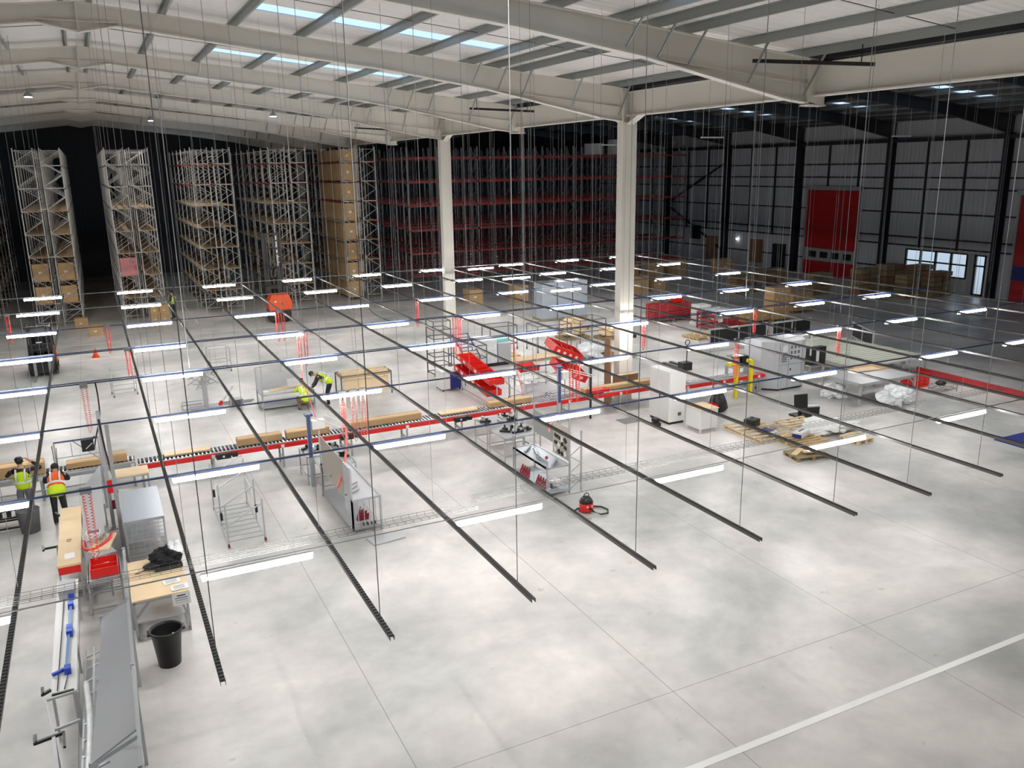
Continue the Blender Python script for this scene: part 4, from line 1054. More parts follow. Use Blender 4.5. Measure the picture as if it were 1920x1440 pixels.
t = thing('bin_rack', 'rack of sloped red picking bins in two tiers beside the navy cabinet', 'rack', (13.1, 31.3, 0))
f = MB()
for y in (0, -3.4):
    for x in (0, .55): f.bar((x, y, 0), (x, y, 1.35 if y == 0 else .95), .035)
f.bar((0, 0, .1), (0, -3.4, .1), .03); f.bar((.55, 0, .1), (.55, -3.4, .1), .03); f.bar((0, 0, 1.3), (0, -3.4, .92), .03); f.bar((.55, 0, 1.3), (.55, -3.4, .92), .03)
f.build('frame', M['alu'], t)
for tier, (za, zb) in enumerate(((1.30, .92), (.85, .5))):
    for i in range(6):
        z = za + (zb - za) * i / 5; y = -.1 - i * .55; x = -.15 - tier * .12
        b = MB(); b.cbox((x + .3, y, z + .02), (.62, .5, .02), 0, .12); b.cbox((x, y, z + .12), (.02, .5, .22), 0, .12); b.cbox((x + .6, y, z + .12), (.02, .5, .22), 0, .12); b.cbox((x + .3, y - .25, z + .12), (.62, .015, .22), 0, .12); b.cbox((x + .3, y + .25, z + .12), (.62, .015, .22), 0, .12)
        o = b.build('bin', M['redplastic'], t)
        if i in (0, 1, 3, 4): MB().cbox((x - .012, y, z + .13), (.005, .2, .1), 0, .12).build('bin_label', M['white'], o)
t = thing('blue_frame_shelf', 'tilted blue tubular shelf frame above the red bins at the far column', 'rack', (13.5, 31.9, 0))
f = MB(); 
for x in (0, .7):
    f.bar((x, 0, 0), (x, 0, 1.3), .03); f.bar((x, 1.2, 0), (x, 1.2, 2.0), .03); f.bar((x, -.1, 1.2), (x, 1.3, 2.0), .04)
for k in range(8): f.bar((0, -.1 + k * .19, 1.22 + k * .11), (.7, -.1 + k * .19, 1.22 + k * .11), .03)
f.build('frame', M['blue'], t)
# white stepped parts trolley
t = thing('parts_trolley', 'white parts trolley with a small red bin left of the tilted bins', 'trolley', (14.2, 27.6, 0))
table_frame(t, 0, 1.7, 0, 1.5, .95, .03, 'alu'); MB().box(0, 1.7, 0, 1.5, .5, .52).build('shelf', M['sheet'], t)
a = MB(); a.bar((-.1, .2, 1.05), (1.9, .5, 1.15), .06); a.bar((.1, 1.2, 1.1), (1.3, -.3, 1.0), .06); a.bar((.2, .2, 1.0), (.9, 1.3, 1.05), .05); a.build('white_arm', M['whitem'], t)
blob((.5, .6, 1.0), (.4, .4, .08), 0, 0, 41, .3).build('film', M['plastic'], t)
wheels(t, ((0, 0), (1.7, 0), (0, 1.5), (1.7, 1.5)))
t = thing('tilt_bin', 'open red tilted tray bin behind the white parts trolley', 'bin', (15.3, 30.3, .9))
MB().cbox((.3, 0, 0), (.9, .7, .03), 0, .3).build('tray', M['redplastic'], t); MB().cbox((.3, -.34, .03), (.9, .03, .2), 0, .3).build('tray_lip', M['redplastic'], t)
MB().box(-.1, -.06, .3, .34, -.9, .1).build('leg', M['alu'], t); MB().box(.7, .74, .3, .34, -.9, .1).build('leg', M['alu'], t); MB().box(-.1, -.06, -.3, -.26, -.9, -.08).build('leg', M['alu'], t); MB().box(.7, .74, -.3, -.26, -.9, -.08).build('leg', M['alu'], t)
def hopper(z, y, lab):
    t = thing('tilt_bin', lab, 'bin', (16.35, y, z))
    b = MB(); W_, D_ = 1.35, .9
    m = Matrix.Rotation(.42, 4, 'Y') @ Matrix.Rotation(.25, 4, 'X')
    b.cbox((0, 0, 0), (W_, D_, .03)); b.cbox((0, -D_ / 2, .15), (W_, .025, .32)); b.cbox((0, D_ / 2, .15), (W_, .025, .32)); b.cbox((-W_ / 2, 0, .15), (.025, D_, .32)); b.cbox((W_ / 2, 0, .15), (.025, D_, .32))
    b.xf(m).build('bin_shell', M['redplastic'], t)
    d = MB()
    for i in range(1, 5): d.cbox((-W_ / 2 + W_ * i / 5, 0, .13), (.02, D_, .24))
    d.xf(m).build('divider', M['redplastic'], t)
    l = MB()
    for i in range(4): l.cbox((-W_ / 2 + .2 + W_ * i / 4.6, -D_ / 2 - .015, .14), (.12, .006, .1))
    l.xf(m).build('bin_label', M['whitem'], t)
    return t
a = hopper(1.75, 28.6, 'large red tilted bin with dividers, upper one left of the near column')
b = hopper(1.0, 28.2, 'large red tilted bin with dividers, lower one left of the near column')
f = MB()
for x in (-.7, .75):
    for y in (-.45, .5): f.bar((x, y, -1.0), (x, y, 1.1 if y > 0 else .55), .035)
for z in (-.9, -.1): f.bar((-.7, -.45, z), (.75, -.45, z), .03); f.bar((-.7, .5, z), (.75, .5, z), .03); f.bar((-.7, -.45, z), (-.7, .5, z), .03); f.bar((.75, -.45, z), (.75, .5, z), .03)
f.build('bin_stand', M['alu'], b)

# ------------------------------------------------------------------ middle floor, left
t = thing('paint_tree', 'grey metal drying tree with drooping arms on the open floor', 'stand', (3.25, 33.9, 0))
MB().box(-.09, .09, -.09, .09, 0, 1.5).build('mast', M['galvmat'], t)
for k in range(8):
    a = k * math.pi / 4 + .2; m = MB(); z = 1.45 - .12 * (k % 3)
    m.bar((.05 * math.cos(a), .05 * math.sin(a), z), (.62 * math.cos(a), .62 * math.sin(a), z - .32), .04); m.bar((.08 * math.cos(a), .08 * math.sin(a), z - .4), (.5 * math.cos(a), .5 * math.sin(a), z - .27), .03); m.build('arm', M['galvmat'], t)
f = MB(); f.bar((-.9, -.4, .12), (-.1, -.4, .12), .05); f.bar((-.9, .3, .12), (-.1, .3, .12), .05); f.bar((-.9, -.4, .12), (-.9, .3, .12), .05); f.bar((-.9, -.4, .42), (-.1, -.4, .42), .04); f.bar((-.9, -.4, .1), (-.9, -.4, .42), .04); f.box(-.6, .6, -.3, .3, 0, .06); f.build('base_frame', M['galvmat'], t)
t = thing('floor_machine', 'white and grey floor polisher with red handle beside the drying tree', 'machine', (3.95, 33.7, 0))
MB().bar((-.2, -.3, .25), (.35, .3, .7), .08).build('handle', M['whitem'], t); MB().bar((-.26, -.36, .2), (-.16, -.25, .29), .1).build('grip', M['red'], t); MB().box(.15, .65, -.3, .1, 0, .3).build('body', M['galvmat'], t); s = MB()
for k in range(4): s.box(.2, .6, -.32, -.30, .06 + k * .06, .09 + k * .06)
s.build('vent', M['black'], t)
for x, y, lab in ((.05, 37.4, 'thin grey frame trolley right of the black forklift'), (4.2, 39.8, 'thin grey frame trolley on the open floor near the aisle')):
    t = cage(x, y, .9, .7, 1.15, lab, 'alu', .1, (.15, .5), bw=.03)
# steel bench at which the hi-vis worker bends
t = thing('steel_workbench', 'grey steel bench with raised back where a worker bends', 'workbench', (5.15, 32.3, 0))
table_frame(t, 0, 2.0, 0, 1.1, .62, .05, 'alu', .1); MB().box(0, 2.0, 0, 1.1, .6, .64).build('bench_top', M['sheet'], t)
MB().box(.05, 1.2, 1.08, 1.12, .64, 1.2).build('back_panel', M['sheet'], t); MB().box(1.0, 1.5, 1.1, 1.14, .9, 1.55).build('back_panel', M['sheet'], t); f = MB(); f.bar((0, 1.1, .6), (0, 1.1, 1.5), .04); f.bar((0, 1.1, 1.48), (1.1, 1.1, 1.55), .035); f.bar((0, 0, .6), (0, 0, 1.2), .04); f.build('upper_frame', M['alu'], t)
MB().box(0, 2.0, .05, 1.05, .12, .14).build('lower_shelf', M['galvmat'], t)
tag(MB().cbox((5.9, 32.85, .66), (.9, .35, .03), .4).build('board_sheet', M['cardpale']), 'thin pale board on the steel bench', 'board')
tag(MB().cbox((6.45, 32.9, .665), (.8, .12, .03), .1).build('board_sheet', M['cardpale']), 'narrow pale board on the steel bench beside the worker', 'board')
tag(MB().cbox((5.4, 32.7, .655), (.35, .3, .02), .3).build('paper_sheet', M['paper']), 'white paper at the left of the steel bench', 'paper')
t = thing('steel_bar', 'grey steel bars lying on the floor left of the steel bench', 'bar', (4.5, 34.2, 0)); MB().bar((-.6, .1, .03), (.6, -.1, .03), .05).build('bar', M['galvmat'], t); MB().bar((-.7, -.2, .03), (.5, -.3, .03), .05).build('bar', M['galvmat'], t)
t = thing('timber_bench', 'framed bench holding long timber lengths and a board front', 'workbench', (8.3, 32.4, 0))
table_frame(t, 0, 2.1, 0, .9, .95, .045, 'ink', None); MB().box(.1, 2.0, .1, .12, .15, .75).build('front_board', M['cardpale'], t); MB().box(0, 2.1, 0, .9, .80, .83).build('bench_top', M['cardpale'], t)
for i in range(6): tag(MB().box(8.4, 10.35, 32.5 + i * .13, 32.6 + i * .13, .831, .93 + .03 * (i % 3)).build('timber_length', M['woodpale']), 'pale timber length on the framed bench, %s from the front' % ORD[i], 'timber', 'timber lengths on the bench')
t = thing('floor_cone', 'tiny orange cone on the floor left of the blue rail end', 'cone', (-.52, 46.6, 0)); MB().lathe((0, 0, 0), [(.15, .02), (.03, .45)], 12).build('cone_body', M['orange'], t); MB().box(-.18, .18, -.18, .18, 0, .03).build('cone_base', M['orange'], t)
for x, y, s, lab in ((2.7, 57.2 - .6, 1, 'lower left'), (3.25, 56.6, 1, 'lower right')):
    for k in range(2):
        o = dup(CB); o.location = (x, y - 1.2, k * .55); o.scale = (.58, .5, .52); tag(o, 'brown carton beside the aisle worker, %s %s one' % ('left' if x < 3 else 'right', 'bottom' if k == 0 else 'top'), 'box', 'cartons beside the aisle worker')
o = dup(CB); o.location = (-.75, 52.9, 0); o.scale = (.8, .7, .55); tag(o, 'single brown carton on the floor in front of the first full rack', 'box')
o = dup(CB); o.location = (-1.5, 56.2, 0); o.scale = (.8, .6, .55); tag(o, 'brown carton against the foot of the first full rack', 'box')
# ------------------------------------------------------------------ foreground stations, left
# slotted board on the sloping rack nearest the camera
t = thing('sloping_rack', 'long rack with a tilted grey sheet, nearest the camera at the left', 'rack', (0, 0, 0))
hi = [(-.21, 15.0, 1.72), (-.29, 11.1, 1.72)]; lo = [(-.92, 11.75, .95), (-.70, 16.1, .95)]
q = hi + lo; n = Vector((.02, 0, -.02))
b = MB(); b.add([Vector(p) for p in q] + [Vector(p) + n for p in q], [(0, 1, 2, 3), (7, 6, 5, 4), (0, 4, 5, 1), (1, 5, 6, 2), (2, 6, 7, 3), (3, 7, 4, 0)]); b.build('tilted_sheet', M['sheet'], t)
fr = MB(); fr.bar((-.19, 17.3, 1.75), (-.27, 9.6, 1.75), .05); fr.bar((-.93, 11.7, .93), (-.27, 10.9, 1.74), .05); fr.bar((-.94, 9.6, .9), (-.69, 16.1, .93), .05); fr.bar((-.69, 16.1, .93), (-.2, 15.1, 1.73), .04)
for y in (10.2, 11.2): fr.bar((-.93, y, .85), (-.28, y, .85), .04)
fr.build('top_frame', M['alu'], t)
for y, x in ((17.2, -.2), (15.0, -.22), (12.7, -.25), (10.2, -.28)): MB().box(x - .025, x + .025, y - .025, y + .025, 0, 1.8).build('post', M['alu'], t)
for y, x in ((16.1, -.72), (13.9, -.8), (11.7, -.93), (9.8, -.95)): MB().box(x - .025, x + .025, y - .025, y + .025, 0, 1.0).build('post', M['alu'], t)
r = MB()
for y in [9.9 + .42 * i for i in range(14)]: r.bar((-1.12 + .02 * (y - 10), y, .62), (-.75 + .02 * (y - 10), y + .05, .70), .028)
for x, z in ((-1.12, .62), (-.98, .65)): r.bar((x, 9.7, z), (x + .1, 15.6, z), .03)
r.build('shelf_rod', M['alu'], t)
MB().box(-1.1, -.3, 9.7, 15.8, .30, .32).build('lower_shelf', M['galvmat'], t)
s = MB()
for i in range(16): s.box(-.85 + .035 * i, -.83 + .035 * i, 10.6, 10.64, 1.12, 1.18)
s.build('hook_rail', M['white'], t)
air_hose([(-.86, 10.7, 1.0), (-.6, 10.55, 1.0), (-.4, 10.6, 1.1), (-.33, 10.8, 1.2)], .012, 'thin black cable clipped under the tilted grey sheet', 'rubber', 'power_cable')
air_hose([(-1.02, 9.9, .8), (-.98, 11.5, .84), (-.95, 13.0, .82), (-1.0, 14.2, .80)], .045, 'loose bundle of clear film along the rack foot', 'plastic', 'film_roll')
# arm frame with black hooks
t = thing('hook_frame', 'grey tube frame with black angled hooks left of the tilted sheet', 'frame', (-1.4, 12.8, 0))
f = MB(); f.bar((-.17, 1.0, .9), (.27, 1.05, .9), .04); f.bar((-.17, 1.0, .9), (-.04, .1, .9), .04); f.bar((-.04, .1, .9), (.33, .2, .9), .04); f.bar((-.04, .1, .92), (.10, -1.6, .9), .05)
f.bar((.27, 1.05, .9), (.27, 1.05, 0), .04); f.bar((.10, -1.6, .9), (.10, -1.6, 0), .04); f.bar((-.04, .1, .9), (-.04, .1, 0), .04); f.build('frame', M['galvmat'], t)
for i, (x, y) in enumerate(((-.22, 1.35), (-.27, .05))):
    h = MB(); h.bar((x, y, .93), (x + .01, y - .22, .93), .045); h.bar((x + .01, y - .2, .93), (x + (.12 if i == 0 else .38), y - .12, .93), .045)
    if i: h.bar((x + .38, y - .1, .93), (x + .40, y - .5, .93), .035)
    h.build('hook', M['black'], t)
# white plank with the blue tool rail
t = thing('tool_bench', 'narrow white topped bench carrying a blue tool line', 'bench', (-1.5, 13.9, 0))
MB().box(0, .38, 0, 4.3, .86, .90).build('bench_top', M['whitem'], t)
for x, y in ((.03, .05), (.33, .05), (.03, 2.1), (.33, 2.1), (.03, 4.2), (.33, 4.2)): MB().box(x - .02, x + .02, y - .02, y + .02, 0, .86).build('leg', M['alu'], t)
t = thing('tool_rail', 'blue pneumatic clamp line lying on the narrow white bench', 'tool', (-1.5, 13.9, .90))
MB().tube([(.22, .65, .06), (.27, 3.0, .06)], .022, 8).build('pale_tube', M['bluepale'], t)
for y in (.6, 1.9, 2.05, 3.0, 3.4, 3.75):
    MB().box(.19 + .01 * y, .29 + .01 * y, y - .07, y + .07, .0, .12).build('clamp', M['bluetool'], t)
m = MB(); m.bar((.02, .55, .05), (.24, .68, .05), .05); m.build('lever', M['bluetool'], t)
m = MB(); m.tube([(.10, .05, .03), (.15, 4.1, .03)], .008, 5); m.tube([(.20, .05, .03), (.26, .6, .03)], .008, 5); m.box(.02, .34, -.03, .01, 0, .03); m.build('guide_line', M['black'], t)
tag(MB().cbox((-1.3, 17.55, 1.0), (.28, .5, .2)).build('grey_box', M['galvmat']), 'grey open box with black tools at the far end of the white bench', 'box')
# brown topped station with a grey sheet and screen frame
t = thing('packing_table', 'long table with a brown cardboard top in front of the orange vest worker', 'table', (-1.52, 18.9, 0))
MB().box(0, .46, 0, 3.55, .90, .95).build('table_top', M['cardpale'], t); MB().box(.02, .44, -.02, 0, .74, .9).build('front_apron', M['red'], t)
for x in (.03, .43, .98):
    for y in (.05, 1.8, 3.5): MB().box(x - .02, x + .02, y - .02, y + .02, 0, .9).build('leg', M['alu'], t)
MB().box(0, 1.0, .05, 3.5, .3, .32).build('lower_shelf', M['sheet'], t)
h = MB(); h.bar((-.02, 1.25, .9), (-.3, 1.3, .88), .045); h.bar((-.3, 1.2, .88), (-.32, 1.45, .88), .045); h.bar((-.02, 1.25, .9), (0, .8, .86), .04); h.build('hook', M['black'], t)
h = MB(); h.bar((-.02, 3.2, .9), (-.12, 3.5, .88), .045); h.build('hook', M['black'], t)
t2 = thing('sloped_sheet', 'smooth grey sheet leaning beside the brown table top', 'sheet', (-1.03, 19.6, 0))
MB().add([(0, .0, .92), (.48, .0, 1.25), (.48, 5.0, 1.25), (0, 4.2, .92), (0, .0, .90), (.48, .0, 1.23), (.48, 5.0, 1.23), (0, 4.2, .90)], [(0, 1, 2, 3), (7, 6, 5, 4), (0, 4, 5, 1), (1, 5, 6, 2), (2, 6, 7, 3), (3, 7, 4, 0)]).build('sheet', M['sheet'], t2)
f = MB(); f.bar((.49, 0, 0), (.49, 0, 1.25), .04); f.bar((.49, 4.9, 0), (.49, 4.9, 1.25), .04); f.bar((.1, .1, .5), (.49, .1, 1.2), .04); f.build('stand', M['alu'], t2)
tag(MB().cbox((-1.28, 19.35, .955), (.2, .3, .006), .05).build('paper_sheet', M['paper']), 'white paper sheet on the near end of the brown table top', 'paper')
tag(MB().tube([(-1.3 + .05 * math.cos(a), 20.25 + .06 * math.sin(a), .956) for a in [k * .5 for k in range(12)]], .006, 5).build('rubber_ring', M['brown']), 'small brown ring drawn on the brown table top', 'ring')
tag(MB().cbox((-.62, 19.6, 1.02), (.42, .9, .03), -.2).build('card_sheet', M['cardpale']), 'pale card sheet on the right side of the packing table', 'board')
t = thing('label_printer', 'white framed grey box with cable among the card and red hose', 'printer', (-.78, 19.9, 1.03)); MB().box(-.16, .16, -.12, .12, 0, .16).build('body', M['white'], t, bevel=.02); MB().box(-.12, .12, -.08, .08, .155, .165).build('screen', M['ink'], t)
air_hose([(-1.0, 19.9, 1.0), (-.98, 19.4, 1.03), (-.8, 19.25, 1.03), (-.5, 19.6, 1.05), (-.42, 19.95, 1.05)], .035, 'bright red hose loop around the small printer', 'red')
t = thing('open_bin', 'open red tote bin with a divider at the front of the packing table', 'bin', (-.62, 18.6, .78))
b = MB(); b.box(-.26, .26, -.3, .3, 0, .02)
for s in (-1, 1): b.box(s * .26 - .01, s * .26 + .01, -.3, .3, 0, .2); b.box(-.26, .26, s * .3 - .01, s * .3 + .01, 0, .2)
b.box(-.26, .26, -.01, .01, 0, .17); b.build('bin_shell', M['redplastic'], t); MB().cbox((0, .1, .12), (.2, .05, .01), .3).build('bin_slot', M['whitem'], t)
t3 = thing('low_shelf', 'grey low shelf stand under the red tote bin', 'stand', (-.95, 18.2, 0)); table_frame(t3, 0, .62, 0, .9, .76, .035, 'alu'); MB().box(0, .62, 0, .9, .74, .76).build('shelf', M['sheet'], t3)
tag(MB().cbox((-.62, 19.1, 1.0), (.45, .35, .02), .3).build('steel_plate', M['galv']), 'shiny grey plate behind the red tote bin', 'plate')
t = thing('screen_frame', 'blue and grey tube frame holding a black screen over the grey conveyor', 'frame', (-1.58, 24.55, 0))
f = MB(); f.bar((0, 0, 2.05), (1.07, 0, 2.05), .035); f.bar((0, 0, 1.62), (1.07, 0, 1.62), .025); f.bar((0, 0, 1.15), (1.07, 0, 1.15), .03); f.bar((0, 0, 0), (0, 0, 2.07), .04); f.bar((1.07, 0, 0), (1.07, 0, 2.07), .04); f.bar((.45, 0, 2.05), (1.05, 0, 1.45), .035); f.bar((.4, 0, 1.62), (.4, 0, 2.0), .02); f.build('frame', M['alu'], t)
f = MB(); f.bar((0, -.02, 2.07), (1.07, -.02, 2.07), .03); f.bar((1.0, -.02, 2.1), (.85, -.02, 1.95), .05); f.build('blue_edge', M['blue'], t)
MB().cbox((.80, -.05, 1.88), (.30, .05, .32)).build('screen', M['black'], t); f = MB(); f.bar((.75, -.1, 1.8), (.92, -.12, 1.95), .02); f.build('pen_arm', M['white'], t)
f = MB(); f.bar((-.05, -.05, 2.0), (-.02, -.3, 1.5), .02); f.bar((.05, -.1, 1.95), (.02, -.2, 1.3), .015); f.build('hanging_strap', M['black'], t)
# the two tall posts up to the grid
for x, y, lab, m in ((-.23, 21.45, 'tall square aluminium post reaching the grid, right one of two', 'galvmat'), (-.40, 22.9, 'tall pale post with black hose and red labels, left one of two', 'alu')):
    t = thing('tall_post', lab, 'post', (x, y, 0)); MB().box(-.045, .045, -.045, .045, 0, 3.2).build('post', M[m], t); MB().box(-.1, .1, -.1, .1, 0, .02).build('base_plate', M['galvmat'], t)
    if m == 'alu':
        MB().tube([(.0, -.07, 3.0), (.05, -.08, 2.2), (.14, -.10, 1.4), (.2, -.1, 1.0)], .022, 6).build('hose', M['rubber'], t); MB().box(-.02, .1, -.06, -.046, 1.0, 1.35).build('label_plate', M['red'], t); MB().box(.03, .14, -.06, -.046, .55, .8).build('label_plate', M['maroon'], t)
# grey topped parts cage right of the posts
t = thing('mesh_cart', 'grey topped cart with a wire mesh front right of the tall posts', 'cart', (-.13, 20.6, 0))
table_frame(t, 0, .85, 0, 2.2, .98, .04, 'galvmat'); MB().box(-.02, .87, -.02, 2.22, .98, 1.01).build('cart_top', M['sheetb'], t)
g = MB()
for i in range(8): g.bar((0, 0, .16 + i * .1), (.85, 0, .16 + i * .1), .012); 
for i in range(8): g.bar((i * .12, 0, .12), (i * .12, 0, .95), .010)
g.build('mesh_front', M['galvmat'], t); MB().box(0, .85, .05, 2.15, .45, .47).build('lower_shelf', M['sheet'], t)
tag(MB().cbox((.15, 24.35, 1.0), (.95, .7, .03)).build('board_sheet', M['cardpale']), 'pale brown board behind the grey topped cart', 'board')
t = thing('board_stand', 'thin frame under the pale brown board behind the cart', 'stand', (-.3, 24.0, 0)); table_frame(t, 0, .9, 0, .7, .985, .035, 'alu', None)
t = thing('work_table', 'grey framed table with a brown top beside the black waste bin', 'table', (-.18, 16.6, 0))
table_frame(t, .03, 1.0, .03, 1.85, .86, .05, 'galvmat', .08); MB().box(0, 1.05, 0, 1.9, .86, .89).build('table_top', M['cardpale'], t)
MB().box(.03, 1.0, .05, 1.8, .38, .40).build('lower_shelf', M['sheet'], t); f = MB(); f.bar((.05, .03, .5), (.35, .03, .85), .04); f.bar((1.0, .03, .3), (.85, .03, .85), .04); f.build('corner_brace', M['galvmat'], t)
t = thing('black_bag', 'black bag and coiled tools heaped on the brown work table', 'bag', (.5, 18.0, .89))
blob((.1, .1, .16), (.3, .25, .2), 0, 0, 8, .25).build('bag_body', M['blackmat'], t); MB().ball((-.2, -.05, .07), (.2, .13, .07)).build('tool_pouch', M['black'], t); MB().tube([(-.35, -.1, .03), (-.55, -.2, .02)], .015, 5).build('strap', M['brown'], t)
MB().cbox((.1, -.22, .05), (.55, .12, .08), .1).build('tray_edge', M['black'], t)
tag(blob((.78, 18.15, 1.15), (.16, .16, .16), 0, 0, 9, .25).build('clear_bag', M['plastic']), 'crumpled clear bag behind the black bag on the work table', 'bag')
for x, y, z, r, lab in ((.6, 17.15, .90, .1, 'printed white sheet on the brown work table, back one'), (.72, 16.8, .905, .05, 'printed white sheet on the brown work table, middle one')):
    t = thing('paper_sheet', lab, 'paper', (x, y, z), r); MB().box(-.16, .16, -.12, .12, 0, .004).build('sheet', M['paper'], t)
    s = MB()
    for k in range(5): s.box(-.12, .12 - .03 * (k % 2), .07 - k * .035, .08 - k * .035, .004, .0055)
    s.build('print', M['ink'], t)
t = thing('paper_sheet', 'printed white sheet taped to the front edge of the work table', 'paper', (.72, 16.58, .72)); MB().box(-.17, .17, -.006, 0, -.1, .16).build('sheet', M['paper'], t); s = MB()
for k in range(4): s.box(-.08 if k == 0 else -.12, .08 if k == 0 else .12, -.008, -.006, .09 - k * .045, .11 - k * .05 + .01 * (k == 0))
s.build('print', M['ink'], t)
# waste bin
t = thing('waste_bin', 'black round waste bin with white scraps inside', 'bin', (.34, 15.55, 0))
MB().lathe((0, 0, 0), [(.0, .02), (.20, .0), (.27, .68), (.305, .70), (.305, .735), (.275, .735), (.265, .68), (.195, .03), (0, .035)], 28, False).build('bin_shell', M['black'], t)
for s in (-1, 1): MB().cbox((s * .30, 0, .70), (.06, .16, .05)).build('handle', M['black'], t)
MB().cbox((-.05, 0, .5), (.22, .12, .02), .5, .2).build('scrap', M['paper'], t); MB().cbox((.08, .05, .52), (.05, .2, .02), -.6, .1).build('scrap', M['paper'], t)
# ladder trolley
t = thing('stillage_trolley', 'empty grey tube trolley with sloping arms on four castors', 'trolley', (2.1, 20.2, 0))
f = MB(); W_, D_ = .88, 2.7
for x in (0, W_):
    f.bar((x, 0, .12), (x, D_, .12), .035); f.bar((x, 0, 0.12), (x, .05, 1.12), .035); f.bar((x, D_, .12), (x, D_, 1.35), .035); f.bar((x, .05, 1.12), (x, D_, .95), .02)
for x in (0.0, W_):
    f.bar((x, 1.2, .12), (x, 1.2, 1.25), .035)
f.build('side_frame', M['alu'], t)
r = MB()
for i in range(9): r.bar((0, .1 + i * .3, .13), (W_, .1 + i * .3, .13), .022)
r.build('deck_rod', M['alu'], t)
a = MB()
for y, z in ((.05, .80), (.9, 1.0), (1.7, 1.2), (2.6, 1.3)): a.bar((0, y, z - .25), (W_, y + .2, z + .12), .025)
a.build('sloping_arm', M['alu'], t)
MB().cbox((W_ - .05, 1.9, .8), (.02, .9, .35)).build('side_plate', M['whitem'], t)
for x, y in ((0, 0), (W_, 0), (0, D_), (W_, D_)): MB().tube([(x - .02, y, .06), (x + .02, y, .06)], .06, 12).build('caster', M['maroon'], t)
for x, y, z in ((0, 1.15, .3), (W_, 1.15, .35), (0, 2.4, .5)): MB().box(x - .02, x + .04, y - .04, y + .04, z, z + .2).build('stop_block', M['black'], t)
# brown board station B
t = thing('board_station', 'grey workstation cart with an upright brown board and metal sheet', 'workstation', (5.05, 19.5, 0))
f = MB(); W_, D_ = .74, 3.1
for x in (0, W_):
    for y in (0, D_): f.bar((x, y, 0.08), (x, y, .95), .045)
f.bar((0, 0, .14), (W_, 0, .14), .04); f.bar((0, 0, .12), (0, D_, .12), .045); f.bar((W_, 0, .12), (W_, D_, .12), .045); f.bar((0, 0, .92), (W_, 0, .92), .05); f.bar((W_, 0, .92), (W_, D_, .92), .05); f.bar((0, 0, .1), (0, 0, 1.75), .045); f.bar((0, D_, .1), (0, D_, 1.9), .045)
for x in (.15, .3, .45, .6): f.bar((x, 0, .14), (x, 0, .92), .015)
f.build('frame', M['alu'], t)
MB().box(0, W_, .05, D_, .12, .14).build('lower_shelf', M['sheet'], t)
MB().box(.04, W_, .05, D_, .90, .92).build('work_shelf', M['sheet'], t)
MB().box(-.01, .01, .62, 2.9, .75, 1.80).build('back_board', M['boardt'], t)
MB().box(-.015, .02, .02, .62, .5, 1.78).build('metal_sheet', M['sheet'], t)
k = MB()
for i in range(9): k.cbox((.15 + .05 * (i % 3), .5 + i * .26, .96), (.5, .05, .04), .5 + .2 * (i % 2))
k.build('metal_part', M['galv'], t)
k = MB()
for i in range(4): k.cbox((.35, .3 + .12 * i, .3), (.3, .03, .2), .4 * i, .3)
k.build('red_part', M['maroon'], t); k = MB()
for i in range(4): k.box(.3 + .1 * i, .33 + .1 * i, .1, .2, .14, .2)
k.build('black_part', M['black'], t)
for x, y in ((0, 0), (W_, 0), (0, D_), (W_, D_)): MB().tube([(x - .02, y, .05), (x + .02, y, .05)], .05, 12).build('caster', M['white'], t)
tag(MB().cbox((5.7, 18.9, .02), (.85, .5, .02), .12).build('wire_tray', M['sheet']), 'grey flat tray on the floor at the foot of the board station', 'tray')
# dark tool tables under the rail
def tool_table(x, y, w, d, lab, sd):
    t = thing('tool_table', lab, 'table', (x, y, 0)); table_frame(t, 0, w, 0, d, .88, .035, 'alu', .3)
    MB().box(0, w, 0, d, .86, .88).build('table_top', M['galvmat'], t); rnd = random.Random(sd)
    for i in range(9):
        m = MB(); c = (rnd.uniform(.12, w - .12), rnd.uniform(.12, d - .12), .92)
        if i % 3 == 0: m.ball(c, (.1, .1, .06), 10, 6); m.cyl((c[0], c[1], .9), .03, .16, 8)
        else: m.cbox(c, (.36, .07, .06), rnd.uniform(0, 3)); m.cbox((c[0] + .05, c[1], c[2] + .05), (.07, .07, .1), rnd.uniform(0, 3))
        m.build('hand_tool', M['black' if i % 4 else 'galv'], t)
    return t
tool_table(4.85, 23.5, 1.1, 1.0, 'tool table crowded with black power tools left of the blue post', 3)
tool_table(5.0, 22.6 - .15, 1.0, .85, 'dark tool table tucked behind the brown board station', 4)
tool_table(10.7, 23.6, 1.3, .95, 'tool table with upright black fixtures under the blue rail', 5)
tool_table(10.65, 22.2, 1.25, 1.1, 'tool table with black and silver clamps behind the tool board cart', 6)
# cart C with the tool board
t = thing('tool_board_cart', 'two shelf steel cart with an upright tool board and lattice side', 'workstation', (10.55, 19.3, 0))
f = MB(); W_, D_ = .72, 2.1
for x, y, h in ((0, 0, 1.05), (0, D_, 1.25), (W_, 0, 2.25), (W_, D_, 2.1), (W_ + .38, 0, 1.8)): f.bar((x, y, 0), (x, y, h), .04)
for z in (.12, .85): f.bar((0, 0, z), (W_, 0, z), .04); f.bar((0, 0, z), (0, D_, z), .04); f.bar((W_, 0, z), (W_, D_, z), .04); f.bar((0, D_, z), (W_, D_, z), .04)
f.bar((0, 0, .85), (0, D_, .85), .04); f.bar((.0, D_, 1.25), (.0, D_ - .3, 1.25), .03)
z = .1
while z < 1.6: f.bar((W_, 0, z), (W_ + .38, 0, z + .25), .02); f.bar((W_ + .38, 0, z + .25), (W_, 0, z + .5), .02); z += .5
f.build('frame', M['alu'], t)
MB().box(0, W_, 0, D_, .83, .85).build('work_shelf', M['sheetb'], t); MB().box(0, W_, 0, D_, .12, .14).build('lower_shelf', M['sheetb'], t)
